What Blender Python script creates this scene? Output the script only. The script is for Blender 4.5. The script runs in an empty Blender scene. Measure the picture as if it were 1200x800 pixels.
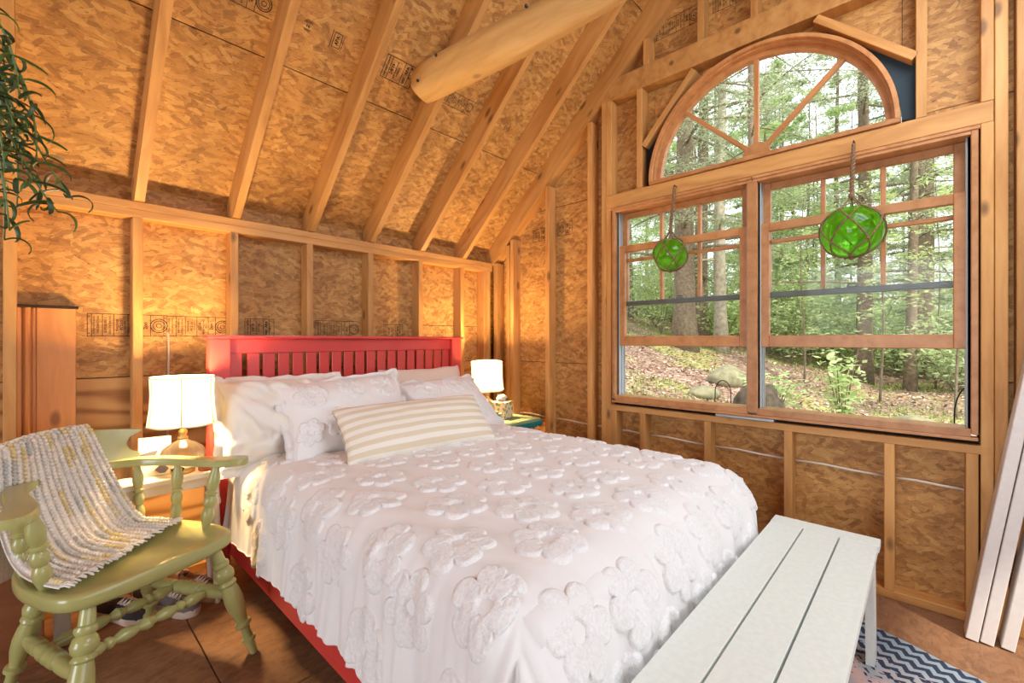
import bpy, bmesh, math, random
import numpy as np
from mathutils import Vector, Matrix
random.seed(7); np.random.seed(7)
C = bpy.context.scene.collection
SC = bpy.context.scene
PI = math.pi

# ------------------------------------------------------------------ camera
cd = bpy.data.cameras.new('camera'); cam = bpy.data.objects.new('camera', cd); C.objects.link(cam)
cam.location = (0, 0, 1.2)
cam.rotation_euler = (PI/2, 0, 0.7516 - PI/2)
cd.sensor_width = 36; cd.lens = 36*521/1200; cd.shift_y = -0.00175; cd.clip_start = 0.05; cd.clip_end = 200
SC.camera = cam

# ------------------------------------------------------------------ world, sun, added fill lights out of view
SC.view_settings.view_transform = 'Standard'; SC.view_settings.look = 'None'
SC.view_settings.exposure = 0.30; SC.view_settings.gamma = 1.0
SC.cycles.use_denoising = True
SC.cycles.max_bounces = 10; SC.cycles.diffuse_bounces = 5; SC.cycles.transparent_max_bounces = 16
SC.cycles.sample_clamp_indirect = 6.0
w = bpy.data.worlds.new('world'); SC.world = w; w.use_nodes = True
bgn = w.node_tree.nodes['Background']; bgn.inputs[0].default_value = (0.88, 0.95, 1.0, 1); bgn.inputs[1].default_value = 1.9

def light(name, kind, loc, rot, energy, color, **kw):
    d = bpy.data.lights.new(name, kind); d.energy = energy; d.color = color
    for k, v in kw.items(): setattr(d, k, v)
    o = bpy.data.objects.new(name, d); C.objects.link(o); o.location = loc; o.rotation_euler = rot
    return o
light('sun', 'SUN', (0, 0, 12), (math.radians(38), math.radians(-22), 0), 4.0, (1.0, 0.95, 0.84), angle=math.radians(4))
# added fill lights in unseen openings behind the camera, standing in for daylight
light('fill_behind_camera', 'AREA', (-3.85, 0.6, 1.3), (0, -PI/2, 0), 88, (0.80, 0.90, 1.0), shape='RECTANGLE', size=2.3, size_y=1.9)
light('fill_right_side', 'AREA', (0.9, -1.25, 1.35), (PI/2, 0, 0), 11, (0.80, 0.90, 1.0), shape='RECTANGLE', size=2.2, size_y=1.1)

# added fill light under the closed far roof slope, out of view
light('fill_roof_slope', 'AREA', (1.7, -0.40, 2.80), (math.radians(43.26), 0, 0), 38, (0.80, 0.91, 1.0), shape='RECTANGLE', size=1.2, size_y=1.0)

# ------------------------------------------------------------------ node helpers
class NT:
    def __init__(s, name):
        s.m = bpy.data.materials.new(name); s.m.use_nodes = True; s.t = s.m.node_tree
        s.b = s.t.nodes['Principled BSDF']; s.out = s.t.nodes['Material Output']
    def n(s, typ, **kw):
        nd = s.t.nodes.new('ShaderNode' + typ)
        for k, v in kw.items():
            if k in ('operation', 'blend_type', 'data_type', 'feature', 'distance', 'wave_type', 'bands_direction', 'noise_dimensions', 'voronoi_dimensions', 'attribute_name', 'rotation_type', 'vector_type', 'interpolation_type', 'use_clamp', 'normalize', 'wave_profile'):
                setattr(nd, k, v)
            else:
                i = nd.inputs[int(k[1:])] if (k[0] == 'i' and k[1:].isdigit()) else nd.inputs[k.replace('_', ' ')]
                if hasattr(v, 'is_output') : s.t.links.new(v, i)
                else: i.default_value = v
        return nd
    def l(s, a, b): s.t.links.new(a, b)
    def math(s, op, a, b=0.5): return s.n('Math', operation=op, i0=a, i1=b).outputs[0]
    def ramp(s, fac, stops):
        r = s.t.nodes.new('ShaderNodeValToRGB'); s.l(fac, r.inputs[0]); e = r.color_ramp.elements
        while len(e) < len(stops): e.new(0.5)
        for i, (p, c) in enumerate(stops):
            e[i].position = p; e[i].color = (*c, 1)
        return r.outputs[0]
    def mix(s, fac, a, b, bt='MIX'):
        x = s.t.nodes.new('ShaderNodeMix'); x.data_type = 'RGBA'; x.blend_type = bt
        for i, v in ((0, fac), (6, a), (7, b)):
            if hasattr(v, 'is_output'): s.l(v, x.inputs[i])
            else: x.inputs[i].default_value = v if i == 0 else (*v, 1)
        return x.outputs[2]
    def obj(s): return s.n('TexCoord').outputs['Object']
    def rnd(s): return s.n('ObjectInfo').outputs['Random']
    def col(s, v):
        i = s.b.inputs['Base Color']
        if hasattr(v, 'is_output'): s.l(v, i)
        else: i.default_value = (*v, 1)
    def rough(s, r): s.b.inputs['Roughness'].default_value = r
    def bump(s, h, strength=0.3, dist=0.002):
        b = s.n('Bump', Height=h, Strength=strength, Distance=dist); s.l(b.outputs[0], s.b.inputs['Normal'])
def lin(r, g, b):
    f = lambda c: (c/255/12.92) if c/255 <= .04045 else ((c/255+.055)/1.055)**2.4
    return (f(r), f(g), f(b))

M = {}
def plain(name, col, rough=0.5, metal=0.0, noise=0.0, bump=0.0, scale=30, coat=0.0, sheen=0.0):
    t = NT(name)
    if noise or bump:
        nz = t.n('TexNoise', Vector=t.obj(), Scale=scale, Detail=4.0)
    if noise:
        d = tuple(c*(1-noise) for c in col); u = tuple(min(1, c*(1+noise*.6)) for c in col)
        t.col(t.ramp(nz.outputs[0], [(0.3, d), (0.7, u)]))
    else: t.col(col)
    t.rough(rough); t.b.inputs['Metallic'].default_value = metal
    t.b.inputs['Coat Weight'].default_value = coat; t.b.inputs['Sheen Weight'].default_value = sheen
    if bump: t.bump(nz.outputs[0], bump)
    M[name] = t.m
    return t

def wood(name, c_light, c_mid, c_dark, knots=True, rough=0.55, gs=1.0):
    t = NT(name)
    rn = t.rnd()
    off = t.n('CombineXYZ', X=t.math('MULTIPLY', rn, 37.0), Y=t.math('MULTIPLY', rn, 11.3), Z=t.math('MULTIPLY', rn, 23.7)).outputs[0]
    v = t.n('VectorMath', operation='ADD', i0=t.obj(), i1=off).outputs[0]
    st = t.n('VectorMath', operation='MULTIPLY', i0=v, i1=(1.1*gs, 16*gs, 16*gs)).outputs[0]
    wob = t.n('TexNoise', Vector=t.n('VectorMath', operation='MULTIPLY', i0=v, i1=(1.6, 3, 3)).outputs[0], Scale=1.0, Detail=2.0)
    st2 = t.n('VectorMath', operation='ADD', i0=st, i1=t.n('VectorMath', operation='MULTIPLY', i0=wob.outputs[1], i1=(0.0, 3.0, 3.0)).outputs[0]).outputs[0]
    g1 = t.n('TexNoise', Vector=st2, Scale=1.0, Detail=5.0, Roughness=0.6)
    g2 = t.n('TexNoise', Vector=t.n('VectorMath', operation='MULTIPLY', i0=v, i1=(6*gs, 160*gs, 160*gs)).outputs[0], Scale=1.0, Detail=2.0)
    c = t.ramp(g1.outputs[0], [(0.3, c_dark), (0.5, c_mid), (0.72, c_light)])
    c = t.mix(t.math('MULTIPLY', g2.outputs[0], 0.35), c, c_mid)
    if knots:
        vk = t.n('VectorMath', operation='MULTIPLY', i0=v, i1=(3.2, 7.0, 7.0)).outputs[0]
        vo = t.n('TexVoronoi', Vector=vk, Scale=1.0, Randomness=1.0)
        k = t.ramp(vo.outputs['Distance'], [(0.07, (1, 1, 1)), (0.15, (0, 0, 0))])
        c = t.mix(t.math('MULTIPLY', k, 0.8), c, tuple(x*.30 for x in c_dark))
    tint = t.n('HueSaturation', Value=t.n('MapRange', i0=rn, i3=0.86, i4=1.12).outputs[0], Color=c)
    t.col(tint.outputs[0]); t.rough(rough)
    t.bump(g2.outputs[0], 0.12, 0.001)
    M[name] = t.m
wood('pine', lin(214, 162, 96), lin(198, 142, 78), lin(170, 112, 54))
wood('pine_window', lin(198, 142, 92), lin(184, 126, 76), lin(162, 104, 58), knots=False, rough=0.4)
wood('pine_board', lin(216, 146, 76), lin(208, 136, 68), lin(192, 118, 56), knots=True, rough=0.4)
wood('log_wood', lin(226, 186, 124), lin(216, 172, 108), lin(196, 148, 86), rough=0.5)
t = NT('plywood'); pv = t.n('VectorMath', operation='MULTIPLY', i0=t.obj(), i1=(0.55, 2.4, 1.0)).outputs[0]
wv = t.n('TexWave', wave_type='BANDS', bands_direction='Y', Vector=pv, Scale=1.5, Distortion=16.0, Detail=2.0); wv.inputs['Detail Scale'].default_value = 0.9
gr = t.n('TexNoise', Vector=t.n('VectorMath', operation='MULTIPLY', i0=t.obj(), i1=(6, 120, 1)).outputs[0], Scale=1.0, Detail=3.0)
c = t.ramp(wv.outputs[1], [(0.05, lin(128, 82, 38)), (0.35, lin(176, 124, 66)), (0.8, lin(198, 150, 90))])
t.col(t.mix(t.math('MULTIPLY', gr.outputs[0], 0.4), c, lin(188, 138, 78))); t.rough(0.6); M['plywood'] = t.m
wood('crate_wood', lin(158, 98, 58), lin(140, 84, 48), lin(116, 66, 36), knots=False)

def osb(name, cols, contrast=1.0, val=(0.88, 1.12), flake=1.0):
    """strand board: several layers of strands, each strand turned by its own random angle"""
    t = NT(name)
    rn = t.rnd()
    off = t.n('CombineXYZ', X=t.math('MULTIPLY', rn, 17.0), Y=t.math('MULTIPLY', rn, 29.0)).outputs[0]
    v = t.n('VectorMath', operation='ADD', i0=t.obj(), i1=off).outputs[0]
    wv = t.n('TexNoise', Vector=v, Scale=22.0, Detail=2.0)
    v = t.n('VectorMath', operation='ADD', i0=v, i1=t.n('VectorMath', operation='SCALE', i0=wv.outputs[1], Scale=0.008).outputs[0]).outputs[0]
    st = t.n('TexNoise', Vector=t.n('VectorMath', operation='MULTIPLY', i0=v, i1=(16*flake, 70*flake, 0)).outputs[0], Scale=1.0, Detail=5.0, Roughness=0.7)
    cur = t.ramp(st.outputs[0], [(0.30, cols[0]), (0.45, cols[1]), (0.60, cols[2]), (0.78, cols[3])]); hgt = st.outputs[0]
    for i, (sc, spread, ar) in enumerate(((9.5, 1.0, .15), (13, 2.2, .17), (11, 1.1, .13), (16, 2.8, .19), (12, 1.3, .14), (19, 2.0, .20), (14, 1.5, .16))):
        s = t.n('VectorMath', operation='MULTIPLY', i0=v, i1=(sc*flake, sc*flake, 0.0)).outputs[0]
        s = t.n('VectorMath', operation='ADD', i0=s, i1=(i*7.31, i*3.17, 0.0)).outputs[0]
        vo = t.n('TexVoronoi', voronoi_dimensions='2D', Vector=s, Scale=1.0, Randomness=1.0)
        sep = t.n('SeparateColor', Color=vo.outputs['Color'])
        d = t.n('VectorMath', operation='SUBTRACT', i0=s, i1=vo.outputs['Position']).outputs[0]
        an = t.math('MULTIPLY', t.math('SUBTRACT', sep.outputs[0], 0.5), spread)
        r = t.n('VectorRotate', rotation_type='Z_AXIS', Vector=d, Angle=an).outputs[0]
        sx = t.n('SeparateXYZ', Vector=r); ay = t.math('ABSOLUTE', sx.outputs[1]); ax = t.math('ABSOLUTE', sx.outputs[0])
        gr = t.n('TexNoise', Vector=t.n('VectorMath', operation='ADD', i0=t.n('VectorMath', operation='MULTIPLY', i0=r, i1=(2.5, 22.0, 0.0)).outputs[0], i1=vo.outputs['Color']).outputs[0], Scale=1.0, Detail=3.0)
        wid = t.math('MULTIPLY', t.math('ADD', gr.outputs[0], 0.5), ar)
        inside = t.math('MULTIPLY', t.math('LESS_THAN', ay, wid), t.math('LESS_THAN', ax, 0.62))
        pres = t.math('MULTIPLY', inside, t.math('GREATER_THAN', sep.outputs[1], 0.22))
        fac = t.math('ADD', t.math('MULTIPLY', sep.outputs[2], 0.55), t.math('MULTIPLY', gr.outputs[0], 0.50))
        c = t.ramp(fac, [(0.22, cols[0]), (0.42, cols[1]), (0.64, cols[2]), (0.90, cols[3])])
        cur = t.mix(t.math('MULTIPLY', pres, 0.30+0.40*contrast), cur, c)
        if i in (1, 2, 4, 6):        # thin dark gap beside some strands
            rim = t.n('Math', operation='COMPARE', i0=ay, i1=t.math('ADD', wid, 0.012), i2=0.016).outputs[0]
            rim = t.math('MULTIPLY', t.math('MULTIPLY', rim, t.math('LESS_THAN', ax, 0.5)), t.math('GREATER_THAN', sep.outputs[1], 0.62))
            rim = t.math('MULTIPLY', rim, t.math('GREATER_THAN', sx.outputs[1], 0.0))
            cur = t.mix(t.math('MULTIPLY', rim, 0.55*contrast), cur, tuple(x*.45 for x in cols[0]))
        hgt = t.math('ADD', hgt, t.math('MULTIPLY', pres, sep.outputs[2]))
    sp = t.n('TexNoise', Vector=t.n('VectorMath', operation='MULTIPLY', i0=v, i1=(40, 120, 1)).outputs[0], Scale=1.0, Detail=4.0)
    spm = t.ramp(sp.outputs[0], [(0.30, (1, 1, 1)), (0.36, (0, 0, 0))])
    cur = t.mix(t.math('MULTIPLY', spm, 0.75*contrast), cur, tuple(x*.35 for x in cols[0]))
    br = t.n('TexNoise', Vector=v, Scale=3.0, Detail=3.0)
    cur = t.n('HueSaturation', Color=cur, Value=t.n('MapRange', i0=br.outputs[0], i1=0.3, i2=0.7, i3=val[0], i4=val[1]).outputs[0]).outputs[0]
    t.col(cur); t.rough(0.62); t.bump(hgt, 0.3*contrast, 0.0012)
    M[name] = t.m
osb('osb', [lin(130, 84, 42), lin(172, 120, 62), lin(194, 142, 76), lin(218, 172, 104)], flake=1.22)
osb('osb_floor', [lin(104, 70, 48), lin(132, 92, 62), lin(146, 104, 72), lin(160, 118, 84)], contrast=0.4)

plain('red_paint', lin(206, 62, 56), 0.38, coat=0.15, noise=0.06, scale=6)
plain('bench_paint', lin(226, 230, 222), 0.45, noise=0.05, bump=0.06, scale=60)
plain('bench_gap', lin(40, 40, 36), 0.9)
plain('green_paint', lin(172, 168, 104), 0.28, coat=0.3, noise=0.10, scale=9)
plain('white_board', lin(216, 206, 198), 0.6, noise=0.05, scale=40)
plain('table_paint', lin(226, 210, 188), 0.4, noise=0.05, scale=20)
plain('ink', lin(34, 22, 16), 0.8, noise=0.3, scale=90)
plain('joint_dark', lin(52, 30, 16), 0.95)
plain('gap_black', lin(18, 16, 15), 0.95)
plain('housewrap', lin(18, 44, 56), 0.6)
plain('vinyl_grey', lin(168, 174, 176), 0.45)
plain('bar_grey', lin(92, 98, 92), 0.45)
plain('metal_grey', lin(172, 176, 178), 0.35, metal=0.6)
plain('black_metal', lin(28, 28, 26), 0.5, metal=0.3)
plain('wire_white', lin(226, 214, 196), 0.5)
plain('rope', lin(132, 100, 74), 0.9, noise=0.35, bump=0.6, scale=160)
plain('leaf_plant', lin(104, 126, 62), 0.42, noise=0.35, scale=12)
plain('leaf_plant_dark', lin(66, 86, 46), 0.42, noise=0.3, scale=12)
plain('pot_clay', lin(150, 88, 58), 0.8)
plain('brass', lin(186, 152, 92), 0.3, metal=0.9)
plain('teal_cloth', lin(38, 128, 128), 0.95, noise=0.2, bump=0.5, scale=120)
plain('sage_cloth', lin(142, 158, 118), 0.95, noise=0.25, bump=0.6, scale=140)
plain('paper_white', lin(235, 228, 214), 0.9)
plain('sole_white', lin(206, 182, 162), 0.7)
plain('shoe_tan', lin(150, 108, 78), 0.8, noise=0.15)
plain('shoe_grey', lin(110, 104, 104), 0.8, noise=0.2)
plain('shoe_dark', lin(56, 50, 50), 0.8, noise=0.2)
plain('lace', lin(220, 206, 190), 0.9)
plain('book_red', lin(150, 70, 44), 0.6)
plain('figure_black', lin(26, 24, 28), 0.4)
plain('bird_orange', lin(176, 104, 60), 0.6)
plain('bird_grey', lin(120, 130, 110), 0.6)
plain('throw_white', lin(238, 230, 220), 0.95, noise=0.12, bump=0.8, scale=170, sheen=0.3)
plain('stump_bark', lin(88, 76, 62), 0.95, noise=0.5, bump=1.0, scale=9)
plain('moss_rock', lin(140, 134, 104), 0.95, noise=0.4, bump=0.8, scale=7)
plain('bark', lin(128, 112, 92), 0.95, noise=0.4, bump=1.0, scale=14)
plain('bark_pale', lin(172, 162, 140), 0.9, noise=0.35, bump=0.6, scale=10)
plain('glass_cap', lin(60, 74, 60), 0.3)

def cloth(name, col, scale=350, bump=0.25, extra=None):
    t = NT(name); t.col(col); t.rough(0.92); t.b.inputs['Sheen Weight'].default_value = 0.25
    nz = t.n('TexNoise', Vector=t.obj(), Scale=scale, Detail=3.0); n2 = t.n('TexNoise', Vector=t.obj(), Scale=38.0, Detail=4.0)
    t.bump(t.math('ADD', t.math('MULTIPLY', nz.outputs[0], 0.4), n2.outputs[0]), bump, 0.003)
    M[name] = t.m
    return t
cloth('white_cloth', lin(232, 228, 226)); cloth('crinkle_cloth', lin(232, 224, 214), bump=0.5); cloth('peach_cloth', lin(226, 206, 190))
t = NT('chenille'); n0 = t.n('TexNoise', Vector=t.obj(), Scale=130.0, Detail=3.0); t.col(t.ramp(n0.outputs[0], [(0.35, lin(226, 222, 220)), (0.62, lin(236, 233, 231))])); t.rough(0.95); t.b.inputs['Sheen Weight'].default_value = 0.3
vo = t.n('TexVoronoi', Vector=t.obj(), Scale=260.0); n2 = t.n('TexNoise', Vector=t.obj(), Scale=90.0, Detail=3.0)
t.bump(t.math('ADD', t.math('MULTIPLY', vo.outputs['Distance'], -1.0), n2.outputs[0]), 0.4, 0.003); M['chenille'] = t.m
t = NT('stripe_cloth'); s = t.n('SeparateXYZ', Vector=t.obj())
wv = t.n('TexNoise', Vector=t.obj(), Scale=5.0)
ph = t.math('SINE', t.math('ADD', t.math('MULTIPLY', s.outputs[1], 2*PI/0.044), t.math('MULTIPLY', wv.outputs[0], 0.6)), 0)
fac = t.ramp(t.math('ADD', t.math('MULTIPLY', ph, 0.5), 0.5), [(0.38, (0, 0, 0)), (0.62, (1, 1, 1))])
fi = t.n('TexNoise', Vector=t.n('VectorMath', operation='MULTIPLY', i0=t.obj(), i1=(60, 420, 1)).outputs[0], Scale=1.0, Detail=2.0)
c = t.mix(fac, lin(232, 224, 212), lin(214, 196, 168)); c = t.mix(t.math('MULTIPLY', fi.outputs[0], 0.25), c, lin(236, 228, 214)); t.col(c)
t.rough(0.95); t.bump(fi.outputs[0], 0.3, 0.002); M['stripe_cloth'] = t.m

def attrmat(name, attr, rough=0.8, trans=0.0, vary=0.0):
    t = NT(name); a = t.n('Attribute'); a.attribute_name = attr
    t.col(a.outputs['Color']); t.rough(rough)
    if trans:
        tr = t.n('BsdfTranslucent', Color=a.outputs['Color']); mx = t.n('MixShader', Fac=trans)
        t.l(t.b.outputs[0], mx.inputs[1]); t.l(tr.outputs[0], mx.inputs[2]); t.l(mx.outputs[0], t.out.inputs[0])
    M[name] = t.m
attrmat('bobble', 'col', 0.95); attrmat('leaves', 'col', 0.6, trans=0.5); attrmat('litter', 'col', 0.9)

# window glass: clear with a fresnel reflection
t = NT('glass'); tr = t.n('BsdfTransparent'); gl = t.n('BsdfGlossy', Roughness=0.02)
lw = t.n('LayerWeight', Blend=0.25); mx = t.n('MixShader', Fac=t.math('MULTIPLY', lw.outputs['Fresnel'], 0.18))
t.l(tr.outputs[0], mx.inputs[1]); t.l(gl.outputs[0], mx.inputs[2]); t.l(mx.outputs[0], t.out.inputs[0]); M['glass'] = t.m
def tinted(name, col, shine=0.6, rough=0.03, body=0.15, bcol=None):
    t = NT(name); tr = t.n('BsdfTransparent', Color=(*col, 1)); gl = t.n('BsdfGlossy', Roughness=rough)
    df = t.n('BsdfTranslucent', Color=(*(bcol or col), 1)); m0 = t.n('MixShader', Fac=body); t.l(tr.outputs[0], m0.inputs[1]); t.l(df.outputs[0], m0.inputs[2])
    lw = t.n('LayerWeight', Blend=0.35); mx = t.n('MixShader', Fac=t.math('MULTIPLY', lw.outputs['Fresnel'], shine))
    t.l(m0.outputs[0], mx.inputs[1]); t.l(gl.outputs[0], mx.inputs[2]); t.l(mx.outputs[0], t.out.inputs[0]); M[name] = t.m
tinted('green_glass', (0.55, 0.92, 0.25), 0.5, body=0.40, bcol=(0.36, 0.86, 0.10)); tinted('lamp_glass', (0.97, 0.95, 0.88), 0.9, body=0.5, bcol=(0.98, 0.95, 0.84))
# lamp shade: thin fabric that the bulb inside lights through
t = NT('shade'); df = t.n('BsdfDiffuse', Color=(0.52, 0.47, 0.39, 1)); tr = t.n('BsdfTranslucent', Color=(0.25, 0.235, 0.205, 1))
mx = t.n('MixShader', Fac=0.55); t.l(df.outputs[0], mx.inputs[1]); t.l(tr.outputs[0], mx.inputs[2]); t.l(mx.outputs[0], t.out.inputs[0]); M['shade'] = t.m
t = NT('bulb'); e = t.n('Emission', Color=(1.0, 0.78, 0.45, 1), Strength=6.0); t.l(e.outputs[0], t.out.inputs[0]); M['bulb'] = t.m
# forest floor
t = NT('ground'); n1 = t.n('TexNoise', Vector=t.obj(), Scale=0.5, Detail=4.0); n2 = t.n('TexNoise', Vector=t.obj(), Scale=16.0, Detail=6.0)
c = t.ramp(n2.outputs[0], [(0.3, lin(104, 80, 66)), (0.5, lin(158, 128, 108)), (0.7, lin(196, 170, 152))])
t.col(t.mix(t.ramp(n1.outputs[0], [(0.48, (0, 0, 0)), (0.6, (1, 1, 1))]), c, t.ramp(n2.outputs[0], [(0.3, lin(124, 128, 60)), (0.7, lin(190, 184, 116))])))
t.rough(0.95); t.bump(n2.outputs[0], 0.8, 0.05); M['ground'] = t.m
# rug: woven zigzag bands
t = NT('rug'); s = t.n('SeparateXYZ', Vector=t.obj()); X, Y = t.math('MULTIPLY', s.outputs[0], 0.72), t.math('MULTIPLY', s.outputs[1], 0.72)
jit = t.n('TexNoise', Vector=t.obj(), Scale=60.0, Detail=2.0)
zz = t.math('PINGPONG', t.math('ADD', X, t.math('MULTIPLY', jit.outputs[0], 0.006)), 0.017)
ph = t.math('FRACT', t.math('MULTIPLY', t.math('ADD', Y, zz), 1/0.036), 0)
dark = t.math('GREATER_THAN', ph, 0.48)
brk = t.n('TexNoise', Vector=t.n('VectorMath', operation='MULTIPLY', i0=t.obj(), i1=(34, 60, 1)).outputs[0], Scale=1.0, Detail=1.0)
rmp = t.n('MapRange', i0=Y, i1=0.0, i2=-0.30, i3=0.0, i4=0.72).outputs[0]
dk = t.math('MULTIPLY', dark, t.math('GREATER_THAN', brk.outputs[0], rmp))
pk = t.ramp(t.n('TexNoise', Vector=t.obj(), Scale=7.0).outputs[0], [(0.42, lin(150, 158, 164)), (0.62, lin(206, 168, 158))])
base = t.mix(t.n('MapRange', i0=Y, i1=-0.08, i2=-0.22).outputs[0], lin(136, 150, 160), pk)
t.col(t.mix(dk, base, lin(40, 46, 66))); t.rough(0.98); t.bump(jit.outputs[0], 0.6, 0.004); M['rug'] = t.m
# picture print: soft blobs of colour
t = NT('print'); vo = t.n('TexVoronoi', Vector=t.obj(), Scale=17.0, Randomness=0.9)
s = t.n('SeparateColor', Color=vo.outputs['Color'])
t.col(t.ramp(s.outputs[0], [(0.0, lin(234, 224, 214)), (0.42, lin(226, 206, 198)), (0.5, lin(96, 92, 112)), (0.68, lin(232, 176, 150)), (0.86, lin(172, 60, 58))]))
t.m.node_tree.nodes[-1].color_ramp.interpolation = 'CONSTANT'; t.rough(0.4); M['print'] = t.m
t = NT('floral'); vo = t.n('TexVoronoi', Vector=t.obj(), Scale=34.0); s = t.n('SeparateColor', Color=vo.outputs['Color'])
dot = t.ramp(vo.outputs['Distance'], [(0.36, (1, 1, 1)), (0.44, (0, 0, 0))])
hue = t.ramp(s.outputs[0], [(0.0, lin(150, 160, 70)), (0.45, lin(206, 170, 70)), (0.75, lin(110, 130, 96))])
t.col(t.mix(dot, lin(238, 226, 196), hue)); t.rough(0.6); M['floral'] = t.m

# ------------------------------------------------------------------ mesh helpers
def tag(o, label=None, cat=None, group=None, kind=None, category=None):
    cat = cat or category
    for k, v in (('label', label), ('category', cat), ('group', group), ('kind', kind)):
        if v: o[k] = v
    return o
def link(name, me, mat=None, parent=None, mtx=None, smooth=False):
    o = bpy.data.objects.new(name, me); C.objects.link(o)
    if mat is not None and me is not None and len(me.materials) == 0: me.materials.append(M[mat])
    if mtx is not None: o.matrix_world = mtx
    if parent is not None:
        o.parent = parent; 
    if smooth and me is not None: me.polygons.foreach_set('use_smooth', [True]*len(me.polygons))
    return o
def empty(name, loc=(0, 0, 0), rz=0, **kw):
    o = bpy.data.objects.new(name, None); C.objects.link(o); o.empty_display_size = .1
    o.location = loc; o.rotation_euler = (0, 0, rz); tag(o, **kw); return o
def mesh_np(name, v, f):
    me = bpy.data.meshes.new(name)
    v = np.asarray(v, dtype=np.float32); f = np.asarray(f, dtype=np.int32)
    k = f.shape[1]
    me.vertices.add(len(v)); me.vertices.foreach_set('co', v.ravel())
    me.loops.add(f.size); me.loops.foreach_set('vertex_index', f.ravel())
    me.polygons.add(len(f)); me.polygons.foreach_set('loop_start', np.arange(0, f.size, k, dtype=np.int32)); me.polygons.foreach_set('loop_total', np.full(len(f), k, dtype=np.int32))
    me.update(calc_edges=True); me.validate(); return me
def mesh_py(name, v, f):
    me = bpy.data.meshes.new(name); me.from_pydata([tuple(p) for p in v], [], f); me.update(); return me
def grid_faces(nu, nv, closed_u=False, closed_v=False):
    iu = np.arange(nu if closed_u else nu-1); iv = np.arange(nv if closed_v else nv-1)
    a, b = np.meshgrid(iu, iv, indexing='ij'); a2 = (a+1) % nu; b2 = (b+1) % nv
    return np.stack([a*nv+b, a2*nv+b, a2*nv+b2, a*nv+b2], -1).reshape(-1, 4)
def vcol(me, cols, name='col'):
    at = me.color_attributes.new(name, 'FLOAT_COLOR', 'POINT'); c = np.ones((len(me.vertices), 4), np.float32); c[:, :3] = cols; at.data.foreach_set('color', c.ravel())
class MB:
    def __init__(s): s.v = []; s.f = []
    def add(s, v, f):
        n = len(s.v); s.v += [tuple(p) for p in v]; s.f += [tuple(i+n for i in q) for q in f]; return s
    def box(s, x0, x1, y0, y1, z0, z1, c=0.0):
        xs, ys, zs = sorted((x0, x1)), sorted((y0, y1)), sorted((z0, z1))
        bm = bmesh.new(); bmesh.ops.create_cube(bm, size=1)
        for q in bm.verts: q.co = ((xs[0]+xs[1])/2 + q.co.x*(xs[1]-xs[0]), (ys[0]+ys[1])/2 + q.co.y*(ys[1]-ys[0]), (zs[0]+zs[1])/2 + q.co.z*(zs[1]-zs[0]))
        if c: bmesh.ops.bevel(bm, geom=list(bm.edges), offset=c, segments=1 if c < .004 else 2, affect='EDGES', profile=.6)
        bm.verts.index_update(); s.add([q.co[:] for q in bm.verts], [[q.index for q in f.verts] for f in bm.faces]); bm.free(); return s
    def tube(s, pts, r, n=8, cap=True):
        P = [Vector(p) for p in pts]; m = len(P); R = r if hasattr(r, '__len__') else [r]*m
        v = []; up = None
        for i in range(m):
            d = (P[min(i+1, m-1)] - P[max(i-1, 0)]).normalized()
            if up is None: up = d.orthogonal().normalized()
            up = (up - d*up.dot(d)); up = up.normalized() if up.length > 1e-6 else d.orthogonal().normalized()
            b = d.cross(up)
            for k in range(n):
                a = 2*PI*k/n; v.append(P[i] + (up*math.cos(a) + b*math.sin(a))*R[i])
        f = [(i*n+k, i*n+(k+1) % n, (i+1)*n+(k+1) % n, (i+1)*n+k) for i in range(m-1) for k in range(n)]
        if cap: f += [tuple(range(n-1, -1, -1)), tuple((m-1)*n+k for k in range(n))]
        return s.add(v, f)
    def turned(s, p0, p1, prof, n=16):          # lathe: prof = (t along p0->p1, radius)
        p0, p1 = Vector(p0), Vector(p1); d = (p1-p0); L = d.length; d.normalize(); u = d.orthogonal().normalized(); b = d.cross(u)
        v = [p0 + d*(t*L) + (u*math.cos(2*PI*k/n) + b*math.sin(2*PI*k/n))*r for t, r in prof for k in range(n)]; m = len(prof)
        f = [(i*n+k, i*n+(k+1) % n, (i+1)*n+(k+1) % n, (i+1)*n+k) for i in range(m-1) for k in range(n)]
        f += [tuple(range(n-1, -1, -1)), tuple((m-1)*n+k for k in range(n))]
        return s.add(v, f)
    def prism(s, poly, axis, a, b):             # polygon extruded along an axis
        n = len(poly)
        def P(q, h): return {'x': (h, q[0], q[1]), 'y': (q[0], h, q[1]), 'z': (q[0], q[1], h)}[axis]
        v = [P(q, a) for q in poly] + [P(q, b) for q in poly]
        f = [tuple(range(n-1, -1, -1)), tuple(range(n, 2*n))] + [(i, (i+1) % n, n+(i+1) % n, n+i) for i in range(n)]
        return s.add(v, f)
    def sphere(s, c, r, nu=12, nv=8, sc=(1, 1, 1)):
        v = [(c[0], c[1], c[2]-r*sc[2])]
        for i in range(1, nv):
            th = PI*i/nv
            for k in range(nu):
                a = 2*PI*k/nu; v.append((c[0]+r*sc[0]*math.sin(th)*math.cos(a), c[1]+r*sc[1]*math.sin(th)*math.sin(a), c[2]-r*sc[2]*math.cos(th)))
        v.append((c[0], c[1], c[2]+r*sc[2])); L = len(v)-1
        f = [(0, 1+(k+1) % nu, 1+k) for k in range(nu)]
        for i in range(nv-2): f += [(1+i*nu+k, 1+i*nu+(k+1) % nu, 1+(i+1)*nu+(k+1) % nu, 1+(i+1)*nu+k) for k in range(nu)]
        f += [(1+(nv-2)*nu+k, 1+(nv-2)*nu+(k+1) % nu, L) for k in range(nu)]
        return s.add(v, f)
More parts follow.
